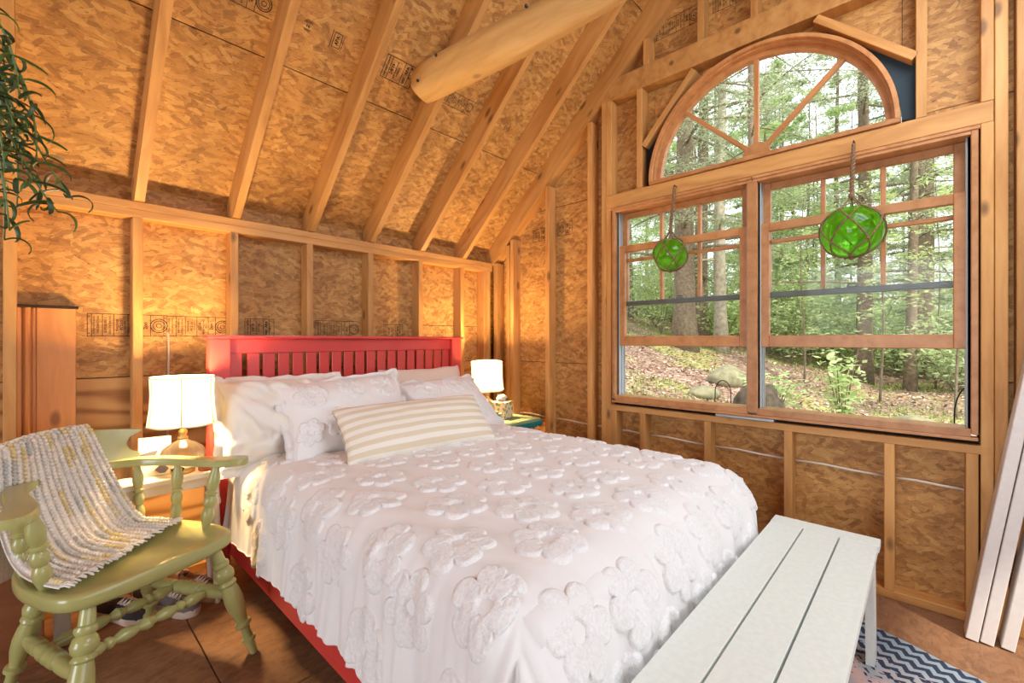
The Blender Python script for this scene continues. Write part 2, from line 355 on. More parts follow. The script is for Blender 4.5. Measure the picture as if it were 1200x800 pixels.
    def mesh(s, name):
        me = mesh_py(name, s.v, s.f); bm = bmesh.new(); bm.from_mesh(me); bmesh.ops.recalc_face_normals(bm, faces=bm.faces); bm.to_mesh(me); bm.free(); return me
    def build(s, name, mat, parent=None, mtx=None, smooth=False, sharp=None):
        o = link(name, s.mesh(name), mat, parent, mtx, smooth)
        if smooth and sharp: 
            o.data.set_sharp_from_angle(angle=math.radians(sharp))
        return o
_lc = {}
def lumber(name, p0, p1, side, wd, th, mat='pine', parent=None, c=0.0025):
    """a sawn board from p0 to p1; wd across `side`, th across the third direction"""
    p0, p1 = Vector(p0), Vector(p1); x = (p1-p0); L = x.length; x.normalize(); y = Vector(side); y = (y - x*y.dot(x)).normalized(); z = x.cross(y)
    key = (round(L, 4), wd, th, c, mat)
    if key not in _lc:
        a, b = wd/2, th/2; sec = [(-a+c, -b), (a-c, -b), (a, -b+c), (a, b-c), (a-c, b), (-a+c, b), (-a, b-c), (-a, -b+c)]
        _lc[key] = MB().prism(sec, 'x', -L/2, L/2).mesh(name); _lc[key].materials.append(M[mat])
    m = Matrix((x, y, z)).transposed().to_4x4(); m.translation = (p0+p1)/2
    return link(name, _lc[key], mat, parent, m)
def vnoise(x, y, seed=0):
    x = np.asarray(x, float); y = np.asarray(y, float); xi = np.floor(x).astype(np.int64); yi = np.floor(y).astype(np.int64); fx = x-xi; fy = y-yi
    def h(a, b):
        n = (a*374761393 + b*668265263 + seed*1442695041) & 0xffffffff; n = ((n ^ (n >> 13))*1274126177) & 0xffffffff; return ((n ^ (n >> 16)) & 0xffff)/65535.0
    u = fx*fx*(3-2*fx); v = fy*fy*(3-2*fy)
    return (h(xi, yi)*(1-u)+h(xi+1, yi)*u)*(1-v) + (h(xi, yi+1)*(1-u)+h(xi+1, yi+1)*u)*v - 0.5

# ------------------------------------------------------------------ the room
XW, YW = 2.705, 2.76                 # stud faces of the window wall and of the headboard wall
OX, OY = XW+0.089, YW+0.089          # sheathing behind the studs
RM = 0.941; TH = math.atan(RM); CT, ST = math.cos(TH), math.sin(TH)
YR = 0.69; YF = 2*YR - YW            # ridge line, far long wall
XB = -4.0                           # end wall behind the camera
def roof_z(y, off=0.0):              # underside of the rafters; off = height above them, square to the slope
    return 1.84 + off/CT + RM*(YW - (y if y > YR else 2*YR - y))
RD = 0.14                            # rafter depth
SX = [0.332 + 0.4064*k for k in range(-10, 6)]

def sheet(name, parent, x0, x1, y0, y1, mtx, mat='osb', th=0.011, gap=0.0022):
    """a flat sheet in the local XY plane of mtx, its face at z=0, with chamfered edges"""
    me = MB().box(x0+gap, x1-gap, y0+gap, y1-gap, -th, 0, 0.0012).mesh(name)
    return link(name, me, mat, parent, mtx)
def basis(x, y, o):
    x, y = Vector(x), Vector(y); z = x.cross(y); m = Matrix((x, y, z)).transposed().to_4x4(); m.translation = Vector(o); return m

# floor: large panels with open joints
floor = empty('floor', kind='structure')
MB().box(XB-.1, OX+.02, YF-.1, OY+.02, -0.06, -0.02).build('subfloor', 'joint_dark', floor)
fb = basis((1, 0, 0), (0, 1, 0), (0, 0, 0))
ys = [YF-.1, -0.83, 0.39, 1.61, 2.80]; 
for j in range(4):
    xs = [XB-.1, -1.9, 0.44, 2.80] if j % 2 else [XB-.1, -0.75, 1.67, 2.80]
    for i in range(len(xs)-1): sheet('floor_panel', floor, xs[i], xs[i+1], ys[j], ys[j+1], fb, 'osb_floor', 0.02, 0.002)

# headboard wall (left)
wall_left = empty('wall_left', kind='structure')
MB().box(XB-.1, OX+.05, OY+.012, OY+.04, -0.06, 2.05).build('sheathing_back', 'joint_dark', wall_left)
lb = basis((1, 0, 0), (0, 0, 1), (0, OY, 0))
for x0, x1 in ((XB-.1, -0.48), (-0.48, 1.96), (1.96, 2.81)):
    sheet('plywood_panel', wall_left, x0, x1, 0, 1.02, lb, 'plywood')
for x0, x1 in ((XB-.1, -0.48), (-0.48, 1.96), (1.96, 2.81)):
    if x0 > 1.5:
        sheet('osb_panel', wall_left, x0, x1, 1.02, 1.312, lb); sheet('osb_panel', wall_left, x0, x1, 1.312, 2.0, lb)
    else: sheet('osb_panel', wall_left, x0, x1, 1.02, 2.0, lb)
for x in SX: lumber('stud', (x, YW+.0445, 0.038), (x, YW+.0445, 1.785), (1, 0, 0), .038, .089, parent=wall_left)
for x in (2.662, 2.622): lumber('stud', (x, YW+.0445, 0.038), (x, YW+.0445, 1.785), (1, 0, 0), .038, .089, parent=wall_left)
lumber('bottom_plate', (XB, YW+.0445, .019), (2.69, YW+.0445, .019), (0, 1, 0), .089, .038, parent=wall_left)
for z in (1.804, 1.842): lumber('top_plate', (XB, YW+.0445, z), (XW-.005, YW+.0445, z), (0, 1, 0), .089, .038, parent=wall_left)
# white cable running down the bay behind the lamp
MB().tube([(.46, OY-.006, 1.235), (.462, OY-.008, 1.1), (.458, OY-.008, .9), (.46, OY-.008, .62)], .005, 6).build('cable', 'wire_white', wall_left, smooth=True)

# window wall (right)
wall_right = empty('wall_right', kind='structure')
WY0, WY1, WZ0, WZ1 = -0.165, 1.590, 0.755, 2.105      # rough opening of the twin window
ACY, ACZ, AR = 0.702, 2.215, 0.613                     # arch window: centre of the sill line and outer radius
def wsheet(y0, y1, lo, hi, n=1, mat='osb', x=None):
    x = OX if x is None else x
    Y = [y0 + (y1-y0)*i/n for i in range(n+1)]
    v = []; f = []
    for xx in (0, -.011):
        for y in Y:
            a, b = lo(y), hi(y); v += [(-y, a, xx), (-y, max(b, a+.001), xx)]
    m = 2*(n+1)
    for i in range(n):
        f += [(2*i, 2*i+1, 2*i+3, 2*i+2), (m+2*i, m+2*i+2, m+2*i+3, m+2*i+1), (2*i+1, m+2*i+1, m+2*i+3, 2*i+3), (2*i, 2*i+2, m+2*i+2, m+2*i)]
    f += [(0, m, m+1, 1), (2*n, 2*n+1, m+2*n+1, m+2*n)]
    me = mesh_py('osb_panel', v, f); bm = bmesh.new(); bm.from_mesh(me); bmesh.ops.recalc_face_normals(bm, faces=bm.faces); bm.to_mesh(me); bm.free()
    return link('osb_panel', me, mat, wall_right, basis((0, -1, 0), (0, 0, 1), (x, 0, 0)))
K = lambda z: (lambda y: z)
G = 0.0025
rt = lambda y: roof_z(y, RD) - .002
lo_ = lambda a: (lambda y: a+G)
hi_ = lambda b: (lambda y: min(b-G, rt(y)))
for y0, y1 in ((YF-.08, -0.69), (-0.69, 0.538), (0.538, 1.768), (1.768, 2.845)):
    # bottom row
    wsheet(y0+G, y1-G, lo_(0), hi_(WZ0 if y1 > -0.5 and y0 < 1.6 else 1.02))
wsheet(-0.69+G, WY0, lo_(WZ0), hi_(1.02)); wsheet(WY1, 1.768-G, lo_(WZ0), hi_(1.02))
for y0, y1 in ((YF-.08, -0.69), (-0.69, WY0), (WY1, 1.768), (1.768, 2.845)):
    wsheet(y0+G, y1-G, lo_(1.02), hi_(2.24), 6)
arch = lambda y: max(2.24+G, ACZ + math.sqrt(max(0, (AR+.004)**2 - (y-ACY)**2)))
for y0, y1 in ((YF-.08, -0.69), (-0.69, ACY-AR), (ACY+AR, 1.768), (1.768, 2.845)):
    wsheet(y0+G, y1-G, lo_(2.24), hi_(3.46), 6)
wsheet(ACY-AR, ACY+AR, arch, hi_(3.46), 40)
for y0, y1 in ((YF, .47), (.47, 2.8)): wsheet(max(y0, YR-1.0), min(y1, YR+1.0), lo_(3.46), lambda y: max(3.47, rt(y)), 8)
# strip of sheathing between window head and the seam, beside the arch foot
wsheet(WY0, WY1, lo_(2.105), hi_(2.21)); wsheet(WY0, ACY-AR, lo_(2.205), hi_(2.242)); wsheet(ACY+AR, WY1, lo_(2.205), hi_(2.242))
# dark backing behind the sheathing, added to stop light leaks
for bx in ((YF-.1, -.172, -.06, 2.25), (1.600, OY+.03, -.06, 2.25), (-.172, 1.600, -.06, .752)):
    MB().box(OX+.012, OX+.035, *bx).build('sheathing_back', 'joint_dark', wall_right)
def archpiece():
    v = []; f = []; n = 60; Y = [YF-.1] + [ACY-AR-.004 + (2*AR+.008)*i/n for i in range(n+1)] + [OY+.03]
    Y = sorted(set(Y + [YR, -.8, -.4, 1.7, 2.2]))
    for xx in (OX+.012, OX+.035):
        for y in Y:
            q = (AR+.002)**2-(y-ACY)**2; lo = ACZ+math.sqrt(q) if q > 0 else 2.25
            v += [(xx, y, lo), (xx, y, max(lo+.01, roof_z(y, RD)+.02))]
    m = 2*len(Y)
    for i in range(len(Y)-1): f += [(2*i, 2*i+1, 2*i+3, 2*i+2), (m+2*i, m+2*i+2, m+2*i+3, m+2*i+1), (2*i, 2*i+2, m+2*i+2, m+2*i)]
    MB().add(v, f).build('sheathing_back', 'joint_dark', wall_right)
archpiece()
MB().box(OX+.012, OX+.035, -.172, 1.600, 2.100, 2.197).build('sheathing_back', 'joint_dark', wall_right)
MB().box(OX+.012, OX+.035, -.172, ACY-AR-.002, 2.19, 2.26).build('sheathing_back', 'joint_dark', wall_right)
MB().box(OX+.012, OX+.035, ACY+AR+.002, 1.6, 2.19, 2.26).build('sheathing_back', 'joint_dark', wall_right)
def ws(y, z0, z1, name='stud', wd=.038, **kw):
    return lumber(name, (XW+.0445, y, z0), (XW+.0445, y, z1), (0, 1, 0), wd, .089, parent=wall_right, **kw)
for y in (2.722, 2.578, 2.533): ws(y, .038, roof_z(y+.019)-.002)
for y in (2.155, 1.768): ws(y, .038, roof_z(y+.019)-.002)
ws(1.650, .038, roof_z(1.669)-.002); ws(1.611, .038, 2.105, 'trimmer_stud')
for y in (1.611, ): ws(y, 2.196, 2.85, 'trimmer_stud')
for y in (1.572, 1.362, .951, .538, .130, -.138): ws(y, .038, .717, 'cripple_stud')
ws(-.182, .038, 2.105, 'trimmer_stud'); ws(-.182, 2.196, roof_z(-.2)-.01, 'stud'); ws(-.222, .038, roof_z(-.241)-.002)
for y in (-.282, -.69, -1.09): ws(y, .038, roof_z(y-.019)-.002)
lumber('header', (XW+.0445, -.2, 2.150), (XW+.0445, 1.63, 2.150), (1, 0, 0), .089, .089, parent=wall_right)
lumber('sill_plate', (XW+.0445, -.2, .736), (XW+.0445, 1.63, .736), (1, 0, 0), .089, .038, parent=wall_right)
lumber('bottom_plate', (XW+.0445, YF, .019), (XW+.0445, 2.85, .019), (1, 0, 0), .089, .038, parent=wall_right)
ws(1.384, 2.196, 2.848, 'stud'); ws(.020, 2.196, 2.848, 'stud')
# collar beam across the gable, its end cut to the rafter slope
zb0, zb1 = 2.848, 2.985
def ycut(z): return YW - (z-1.84)/RM - .004
MB().prism([(ycut(zb0), zb0), (2*YR-ycut(zb0), zb0), (2*YR-ycut(zb1), zb1), (ycut(zb1), zb1)], 'x', XW-.002, XW+.087).build('collar_beam', 'pine', wall_right)
for y in (1.338, .99, .70, .29, -.12): ws(y, zb1+.001, roof_z(y+(.019 if y > YR else -.019))-.002, 'short_stud')
# diagonal blocking hugging the arch
for a, b in (((1.357, 2.465), (1.03, 2.830)), ((.415, 2.835), (.040, 2.478))):
    lumber('diagonal_block', (XW+.0445, a[0], a[1]), (XW+.0445, b[0], b[1]), (1, 0, 0), .089, .038, parent=wall_right)
# house wrap behind the right shoulder of the arch and black sheet as the shade in the left gap
def shoulder(sgn, mat, name, a0, a1, ymax, ztop, sl):
    v = []; n = 12
    for xx in (OX-.034, OX-.026):
        for i in range(n+1):
            a = math.radians(a0 + (a1-a0)*i/n); v.append((xx, ACY + sgn*(AR+.001)*math.cos(a), ACZ + (AR+.001)*math.sin(a)))
        for i in range(n+1):
            t = i/n; dy = (ymax-(AR+.001)*math.cos(math.radians(a1)))*max(0, (t-.5)*2)
            v.append((xx, ACY + sgn*(ymax-dy), ACZ + (ztop-ACZ)*min(1, t*2) + sl*dy))
    m = 2*(n+1); f = []
    for i in range(n):
        f += [(i, i+1, n+2+i, n+1+i), (m+i, m+n+1+i, m+n+2+i, m+i+1), (i, m+i, m+i+1, i+1), (n+1+i, n+2+i, m+n+2+i, m+n+1+i)]
    MB().add(v, f).build(name, mat, wall_right)
shoulder(-1, 'housewrap', 'house_wrap', 1, 58, .663, 2.466, .95); shoulder(1, 'gap_black', 'arch_gap_shade', 1, 52, .655, 2.455, 1.11)
# white cable stapled along the bays below the window
zc = lambda y: .585 - .018*(2.2-y)
for ya, yb in ((2.505, 2.178), (2.13, 1.79), (1.745, 1.672), (1.55, 1.383), (1.34, .972), (.93, .559), (.517, .151), (.109, -.117)):
    MB().tube([(OX-.014, ya, zc(ya)), (OX-.02, (ya*2+yb)/3, zc(ya)+.004), (OX-.02, (ya+2*yb)/3, zc(yb)+.003), (OX-.014, yb, zc(yb))], .006, 6).build('cable', 'wire_white', wall_right, smooth=True)

# roof
ceiling = empty('ceiling', kind='structure')
LS = (OY-YR)/CT
for side in (1, -1):
    sb = basis((1, 0, 0), (0, -CT, ST), (0, OY, roof_z(OY, RD))) if side > 0 else basis((-1, 0, 0), (0, CT, ST), (0, 2*YR-OY, roof_z(OY, RD)))
    for j, (a, b) in enumerate(((-.04, .82), (.82, 2.04), (2.04, LS))):
        xs = [XB-.1, -.48, 1.96, 2.81] if j != 1 else [XB-.1, .74, 2.81]
        for i in range(len(xs)-1):
            x0, x1 = (xs[i], xs[i+1]) if side > 0 else (-xs[i+1], -xs[i])
            sheet('roof_panel', ceiling, x0, x1, a, b, sb)
    MB().box(*((XB-.1, 2.83) if side > 0 else (-2.83, -XB+.1)), -.06, LS+.02, -.05, -.016).build('roof_deck', 'joint_dark', ceiling, sb)
def rafter(x, th=.038, name='rafter'):
    for side in (1, -1):
        ye = YW - .024
        P = [(ye, 1.8625), (OY-.004, 1.8625), (OY-.004, roof_z(OY-.004, RD-.001)), (YR+.02, roof_z(YR+.02, RD-.001)), (YR+.02, roof_z(YR+.02)), ]
        if side < 0: P = [(2*YR-a, b) for a, b in P]
        # local frame with X along the slope so the grain follows the timber
        R = basis((0, -CT*side, ST), (1, 0, 0), (x, YW if side > 0 else YF, 1.84)); Ri = R.inverted()
        loc = [Ri @ Vector((x, a, b)) for a, b in P]
        mb = MB().prism([(q.x, q.z) for q in loc], 'y', -th/2, th/2)
        o = mb.build(name, 'pine', ceiling, R)
for x in SX[1:]:
    if x < 2.6: rafter(x + .004)
rafter(XW+.0445, .089, 'gable_rafter')
MB().box(XB, 2.79, YR-.019, YR+.019, roof_z(YR)-.02, roof_z(YR, RD)-.002, .003).build('ridge_board', 'pine', ceiling)
# peeled log tie, bolted to the side of a rafter and cut to the roof slope
def log():
    x0, n = 1.500, 40; v = []; segs = 40
    ya, yb = 2.10, -.80
    for i in range(segs+1):
        t = i/segs; y = ya + (yb-ya)*t
        r = .094 - .026*min(1, (2.1-y)/1.15) + .004*math.sin(y*5.1); cx = x0 + .006*math.sin(y*3.3); cz = 2.640 - .085*(2.1-y)/1.1 + .006*math.sin(y*4)
        if y < .97: cz = 2.553 + .006*math.sin(y*4); r = .0683 + .004*math.sin(y*5.1)
        for k in range(n):
            a = 2*PI*k/n; rr = r*(1+.03*math.sin(2*a+y*2)+.018*math.sin(5*a+y*4))
            dz = rr*math.sin(a)*1.12; dx = rr*math.cos(a)
            if k == 21: dz, dx = dz*.93, dx*.93      # drying check along the log
            yy = y
            if i < 4: yy = y - (1-i/4)*abs(dz+.03)*.35       # slanted cut end
            v.append((cx+dx, yy, cz+dz))
    f = [(i*n+k, i*n+(k+1) % n, (i+1)*n+(k+1) % n, (i+1)*n+k) for i in range(segs) for k in range(n)]
    f += [tuple(range(n-1, -1, -1)), tuple(segs*n+k for k in range(n))]
    R = basis((0, 1, 0), (-1, 0, 0), (x0, .7, 2.58)); Ri = R.inverted()
    return MB().add([Ri @ Vector(p) for p in v], f).build('log_tie', 'log_wood', ceiling, R, smooth=True, sharp=50)
lg = log(); lg['label'] = 'pale peeled log tie'
for yy, dz in ((2.07, .05), (2.02, -.03), (1.86, .05), (1.52, .02), (1.25, .04), (1.05, .03), (.95, .0)):
    MB().sphere((1.500-(.090-.022*min(1, (2.1-yy)/1.15)), yy, 2.64-.075*(2.1-yy)/1.1+dz), .008, 8, 6).build('nail_hole', 'figure_black', ceiling)

# far long wall and end wall, behind the camera, with openings added for the fill lights
wall_front = empty('wall_front', kind='structure')
def plainwall(name, parent, boxes):
    for b in boxes: MB().box(*b).build(name, 'osb', parent)
plainwall('osb_panel', wall_front, [(XB-.1, -.3, YF-.14, YF-.1, -.06, 2.05), (2.1, OX+.05, YF-.14, YF-.1, -.06, 2.05), (-.3, 2.1, YF-.14, YF-.1, -.06, .75), (-.3, 2.1, YF-.14, YF-.1, 1.95, 2.05)])
for x in SX:
    if x < -.3 or x > 2.1: lumber('stud', (x, YF-.0445, .038), (x, YF-.0445, 1.785), (1, 0, 0), .038, .089, parent=wall_front)
for z in (1.804, 1.842): lumber('top_plate', (XB, YF-.0445, z), (XW-.005, YF-.0445, z), (0, 1, 0), .089, .038, parent=wall_front)
wall_back = empty('wall_back', kind='structure')
for P in ([(YF-.1, -.06), (-.4, -.06), (-.4, roof_z(-.4, RD)), (YF-.1, roof_z(YF-.1, RD))], [(1.6, -.06), (OY, -.06), (OY, roof_z(OY, RD)), (1.6, roof_z(1.6, RD))],
          [(-.4, 2.5), (1.6, 2.5), (1.6, roof_z(1.6, RD)), (YR, roof_z(YR, RD)), (-.4, roof_z(-.4, RD))]):
    MB().prism(P, 'x', XB-.05, XB-.02).build('osb_panel', 'osb', wall_back)

# ------------------------------------------------------------------ windows
def dh_window(name, y1, y0):
    """double-hung window with its lower sash pushed up; y1 = left edge, y0 = right edge"""
    w = empty(name, kind='structure')
    za, zb = .800, 2.092; xf, xb = XW-.014, OX+.03; pm = 'pine_window'
    MB().box(xf, xb, y1-.022, y1, za, zb, .002).build('jamb', pm, w); MB().box(xf, xb, y0, y0+.022, za, zb, .002).build('jamb', pm, w)
    MB().box(xf, xb, y0+.022, y1-.022, zb-.026, zb, .002).build('head', pm, w); MB().box(xf, xb, y0+.022, y1-.022, za-.012, za+.022, .002).build('sill', pm, w)
    MB().box(xf-.006, xf+.012, y0-.006, y1+.006, zb-.010, zb+.006, .002).build('head_trim', pm, w)
    MB().box(xf-.004, xf+.05, y0, y1, za-.026, za-.012, .002).build('apron', pm, w)
    for s, yy in ((-1, y1-.022), (1, y0+.022)):
        m = MB(); m.box(XW+.022, OX+.02, yy, yy+s*.008, za+.022, zb-.026)
        for xx in (XW+.022, XW+.062, XW+.100): m.box(xx, xx+.006, yy, yy+s*.014, za+.022, zb-.026)
        m.build('jamb_track', 'vinyl_grey', w)
    a, b = y1-.024, y0+.024
    def sash(nm, x0, x1, z0, z1, top, bot, st, mat=pm, bmat=None):
        r = MB(); r.box(x0, x1, a-st, a, z0, z1, .003); r.box(x0, x1, b, b+st, z0, z1, .003); r.box(x0, x1, b+st-.001, a-st+.001, z1-top, z1, .003)
        if bmat is None: r.box(x0, x1, b+st-.001, a-st+.001, z0, z0+bot, .003)
        o = r.build(nm, mat, w)
        return o
    # upper sash with its grid
    us = sash('upper_sash', XW+.068, XW+.098, 1.432, 2.066, .036, .03, .048, bmat=1)
    bar = MB().box(XW+.062, XW+.1, b, a, 1.432, 1.462, .003)
    yc = (a+b)/2; bar.box(XW+.066, XW+.082, yc-.024, yc+.024, 1.462, 1.468, .002); bar.tube([(XW+.074, yc-.02, 1.467), (XW+.074, yc-.012, 1.480), (XW+.074, yc+.012, 1.480), (XW+.074, yc+.02, 1.467)], .004, 6)
    bar.build('meeting_rail', 'bar_grey', us)
    gy = [b+.048, b+.048+(a-b-.096)/3, b+.048+2*(a-b-.096)/3, a-.048]; zm = 1.742
    for y in gy[1:3]: MB().box(XW+.064, XW+.096, y-.010, y+.010, 1.462, 2.03, .003).build('muntin', pm, us)
    MB().box(XW+.066, XW+.094, b+.048, a-.048, zm-.010, zm+.010, .003).build('muntin', pm, us)
    for i in range(3):
        for z0, z1 in ((1.462, zm-.01), (zm+.01, 2.03)):
            MB().box(XW+.079, XW+.083, gy[i]+.009 if i else gy[i], gy[i+1]-.009, z0, z1).build('pane', 'glass', us)
    ls = sash('lower_sash', XW+.026, XW+.058, 1.160, 1.838, .046, .064, .050)
    MB().box(XW+.040, XW+.044, b+.05, a-.05, 1.224, 1.792).build('pane', 'glass', ls)
    return w
w1 = dh_window('window_1', 1.578, .708); w2 = dh_window('window_2', .706, -.156)
# front mullion cover belongs to the left unit
MB().box(XW-.016, XW-.004, .682, .732, .80, 2.07, .002).build('mullion_cover', 'pine_window', w1)
MB().box(XW-.012, XW+.03, .60, .90, .758, .772, .001).build('metal_strip', 'metal_grey', w2)
MB().box(XW+.035, OX, -.16, 1.585, .756, .773).build('frame_gap_shade', 'gap_black', w2)  # black strips stand in for the shade inside the open gaps
MB().box(XW+.07, OX, -.1635, -.157, .76, 2.1).build('frame_gap_shade', 'gap_black', w2)
# arched window
w3 = empty('window_3', kind='structure')
def arc_band(name, mat, parent, r0, r1, x0, x1, n=48, a0=0, a1=PI):
    v = []; f = []
    for i in range(n+1):
        a = a0+(a1-a0)*i/n; c, s = math.cos(a), math.sin(a)
        for r, x in ((r0, x0), (r1, x0), (r1, x1), (r0, x1)): v.append((x, ACY+r*c, ACZ+r*s))
    for i in range(n):
        for k in range(4): f.append((i*4+k, i*4+(k+1) % 4, i*4+4+(k+1) % 4, i*4+4+k))
    f += [(0, 1, 2, 3), (n*4+3, n*4+2, n*4+1, n*4)]
    return MB().add(v, f).build(name, mat, parent)
o = arc_band('arch_frame', 'pine_window', w3, AR-.020, AR-.002, XW-.012, OX+.03)
o = arc_band('arch_casing', 'pine_window', w3, AR-.030, AR-.020, XW+.010, OX+.03)
o = arc_band('arch_sash', 'pine_window', w3, AR-.056, AR-.030, XW+.045, XW+.085)
MB().box(XW-.012, OX+.03, ACY-AR+.003, ACY+AR-.003, ACZ-.019, ACZ+.004, .002).build('arch_sill', 'pine_window', w3)
MB().box(XW+.045, XW+.085, ACY-AR+.05, ACY+AR-.05, ACZ+.004, ACZ+.020, .002).build('bottom_rail', 'pine_window', w3)
ra = AR-.056
hub = [(ACY + .070*math.cos(PI*i/16), ACZ+.020+.070*math.sin(PI*i/16)) for i in range(17)]
MB().prism(hub, 'x', XW+.048, XW+.082).build('hub', 'pine_window', w3)
ang = [45, 90, 135]
for d in ang:
    a = math.radians(d); lumber('spoke', (XW+.065, ACY+.06*math.cos(a), ACZ+.018+.06*math.sin(a)), (XW+.065, ACY+(ra+.004)*math.cos(a), ACZ+(ra+.004)*math.sin(a)), (1, 0, 0), .03, .024, 'pine_window', w3)
for k in range(4):
    a0, a1 = math.radians(45*k), math.radians(45*k+45); P = [(ACY, ACZ+.02)] + [(ACY+ra*math.cos(a0+(a1-a0)*i/10), max(ACZ+.02, ACZ+ra*math.sin(a0+(a1-a0)*i/10))) for i in range(11)]
    MB().prism(P, 'x', XW+.063, XW+.067).build('pane', 'glass', w3)

# ------------------------------------------------------------------ grade stamps printed on the boards
_tx = []
def text_mesh(jobs):
    """jobs: list of (string, size, x, y, rot) -> one flat mesh"""
    out = MB(); obs = []
    for s, size, x, y, rot in jobs:
        cu = bpy.data.curves.new('t', 'FONT'); cu.body = s; cu.size = size; cu.resolution_u = 2; cu.align_x = 'CENTER'; cu.align_y = 'CENTER'; cu.space_character = 1.05; cu.offset = size*.030
        o = bpy.data.objects.new('t', cu); C.objects.link(o); o.location = (x, y, 0); o.rotation_euler = (0, 0, rot); obs.append(o)
    bpy.context.view_layer.update(); dg = bpy.context.evaluated_depsgraph_get()
    for o in obs:
        me = bpy.data.meshes.new_from_object(o.evaluated_get(dg)); mw = o.matrix_world
        out.add([mw @ q.co for q in me.vertices], [tuple(p.vertices) for p in me.polygons]); bpy.data.meshes.remove(me)
    for o in obs:
        cu = o.data; bpy.data.objects.remove(o); bpy.data.curves.remove(cu)
    return out
def rect(mb, x0, x1, y0, y1, t=.0018):
    for a, b, c, d in ((x0, x1, y0, y0+t), (x0, x1, y1-t, y1), (x0, x0+t, y0, y1), (x1-t, x1, y0, y1)): mb.add([(a, c, 0), (b, c, 0), (b, d, 0), (a, d, 0)], [(0, 1, 2, 3)])
def bar(mb, x0, x1, y0, y1): mb.add([(x0, y0, 0), (x1, y0, 0), (x1, y1, 0), (x0, y1, 0)], [(0, 1, 2, 3)])
def ring(mb, cx, cy, r, t=.003, n=24):
    v = [(cx+q*math.cos(2*PI*k/n), cy+q*math.sin(2*PI*k/n), 0) for q in (r, r-t) for k in range(n)]
    mb.add(v, [(k, (k+1) % n, n+(k+1) % n, n+k) for k in range(n)])
H2 = PI/2
def strip_a():          # long boxed strip, words turned upright: 0.30 x 0.108
    m = text_mesh([('STRENGTH AXIS', .0105, -.126, 0, H2), ('THIS DIRECTION', .0105, -.112, 0, H2), ('EXPOSURE 1', .0125, -.086, 0, H2), ('SIZED FOR SPACING', .009, -.070, 0, H2),
        ('THICKNESS', .011, -.044, 0, H2), ('PS 2-10', .015, -.028, 0, H2), ('15/32 CAT', .009, -.015, 0, H2), ('32/16', .018, .008, 0, H2), ('RATED SHEATHING', .009, .026, 0, H2), ('MILL', .009, .037, 0, H2), ('2on', .022, .062, 0, H2)])
    bar(m, -.15, .15, .051, .054); bar(m, -.15, .15, -.054, -.051)
    for x in (-.15, -.136, -.098, -.058, -.006, .046, .080): bar(m, x, x+.0026, -.054, .054)
    ring(m, .115, 0, .036, .004); ring(m, .115, 0, .026, .003); ring(m, .115, 0, .012, .003)
    for k in range(14):
        a = 2*PI*k/14; bar(m, .115+.0292*math.cos(a), .115+.0312*math.cos(a), .029*math.sin(a)-.0012, .029*math.sin(a)+.0012)
    m.add([(-.143, .044, 0), (-.147, .038, 0), (-.139, .038, 0)], [(0, 1, 2)]); m.add([(-.143, -.044, 0), (-.147, -.038, 0), (-.139, -.038, 0)], [(0, 2, 1)])
    return m
def strip_b():          # shorter strip with a bold number
    m = text_mesh([('THIS SIDE DOWN', .011, -.062, 0, H2), ('24/16', .020, -.036, 0, H2), ('SHEATHING SPAN', .009, -.016, 0, H2), ('EXPOSURE 1', .009, -.004, 0, H2), ('APA', .020, .036, .020, H2), ('000', .018, .036, -.026, H2), ('PS 2', .012, .058, 0, H2)])
    bar(m, -.078, .078, .049, .052); bar(m, -.078, .078, -.052, -.049)
    for x in (-.078, -.05, .018, .050, .0765): bar(m, x, x+.0026, -.052, .052)
    return m
def boxlogo():
    m = text_mesh([('APA', .022, 0, 0, H2)]); rect(m, -.020, .020, -.034, .034, .003); bar(m, -.030, -.027, -.04, .04); bar(m, .027, .029, -.03, .03); return m
def smallmark():
    m = text_mesh([('16', .018, 0, 0, 0), ('SPACING', .007, 0, .020, 0), ('INCHES', .007, 0, -.020, 0)]); bar(m, -.02, .02, .0135, .0155); bar(m, -.02, .02, -.0155, -.0135); return m
SM = {}
for k, fn in (('a', strip_a), ('b', strip_b), ('box', boxlogo), ('mark', smallmark)):
    mb = fn(); SM[k] = mesh_py('grade_stamp', mb.v, mb.f); SM[k].materials.append(M['ink'])
def stamp(kind, parent, mtx): link('grade_stamp', SM[kind], 'ink', parent, mtx)
L = lambda x, z, rot=0, s=1: basis((1, 0, 0), (0, 0, 1), (x, OY-.0012, z)) @ Matrix.Rotation(rot, 4, 'Z') @ Matrix.Scale(s, 4)
stamp('a', wall_left, L(.31, 1.27)); stamp('a', wall_left, L(.590, 1.27, 0, .98)); stamp('b', wall_left, L(.89, 1.27)); stamp('b', wall_left, L(2.2, 1.245, 0, .7)); stamp('a', wall_left, L(1.36, 1.27)); stamp('b', wall_left, L(1.78, 1.26))
W = lambda y, z, rot=0, s=1: basis((0, -1, 0), (0, 0, 1), (OX-.0012, y, z)) @ Matrix.Rotation(rot, 4, 'Z') @ Matrix.Scale(s, 4)
stamp('b', wall_right, W(2.30, 2.05)); stamp('b', wall_right, W(2.06, 2.06)); stamp('mark', wall_right, W(1.84, 2.10, PI/2))
stamp('a', wall_right, W(1.17, 3.22)); stamp('b', wall_right, W(.87, 3.22))
def R(x, d, rot=0, s=1):      # on the roof sheathing: x along the eave, d up the slope
    p = Vector((x, OY-d*CT, roof_z(OY, RD)+d*ST)); n = Vector((0, ST, CT))
    return basis((1, 0, 0), (0, -CT, ST), p - n*.0012) @ Matrix.Rotation(rot, 4, 'Z') @ Matrix.Scale(s, 4)
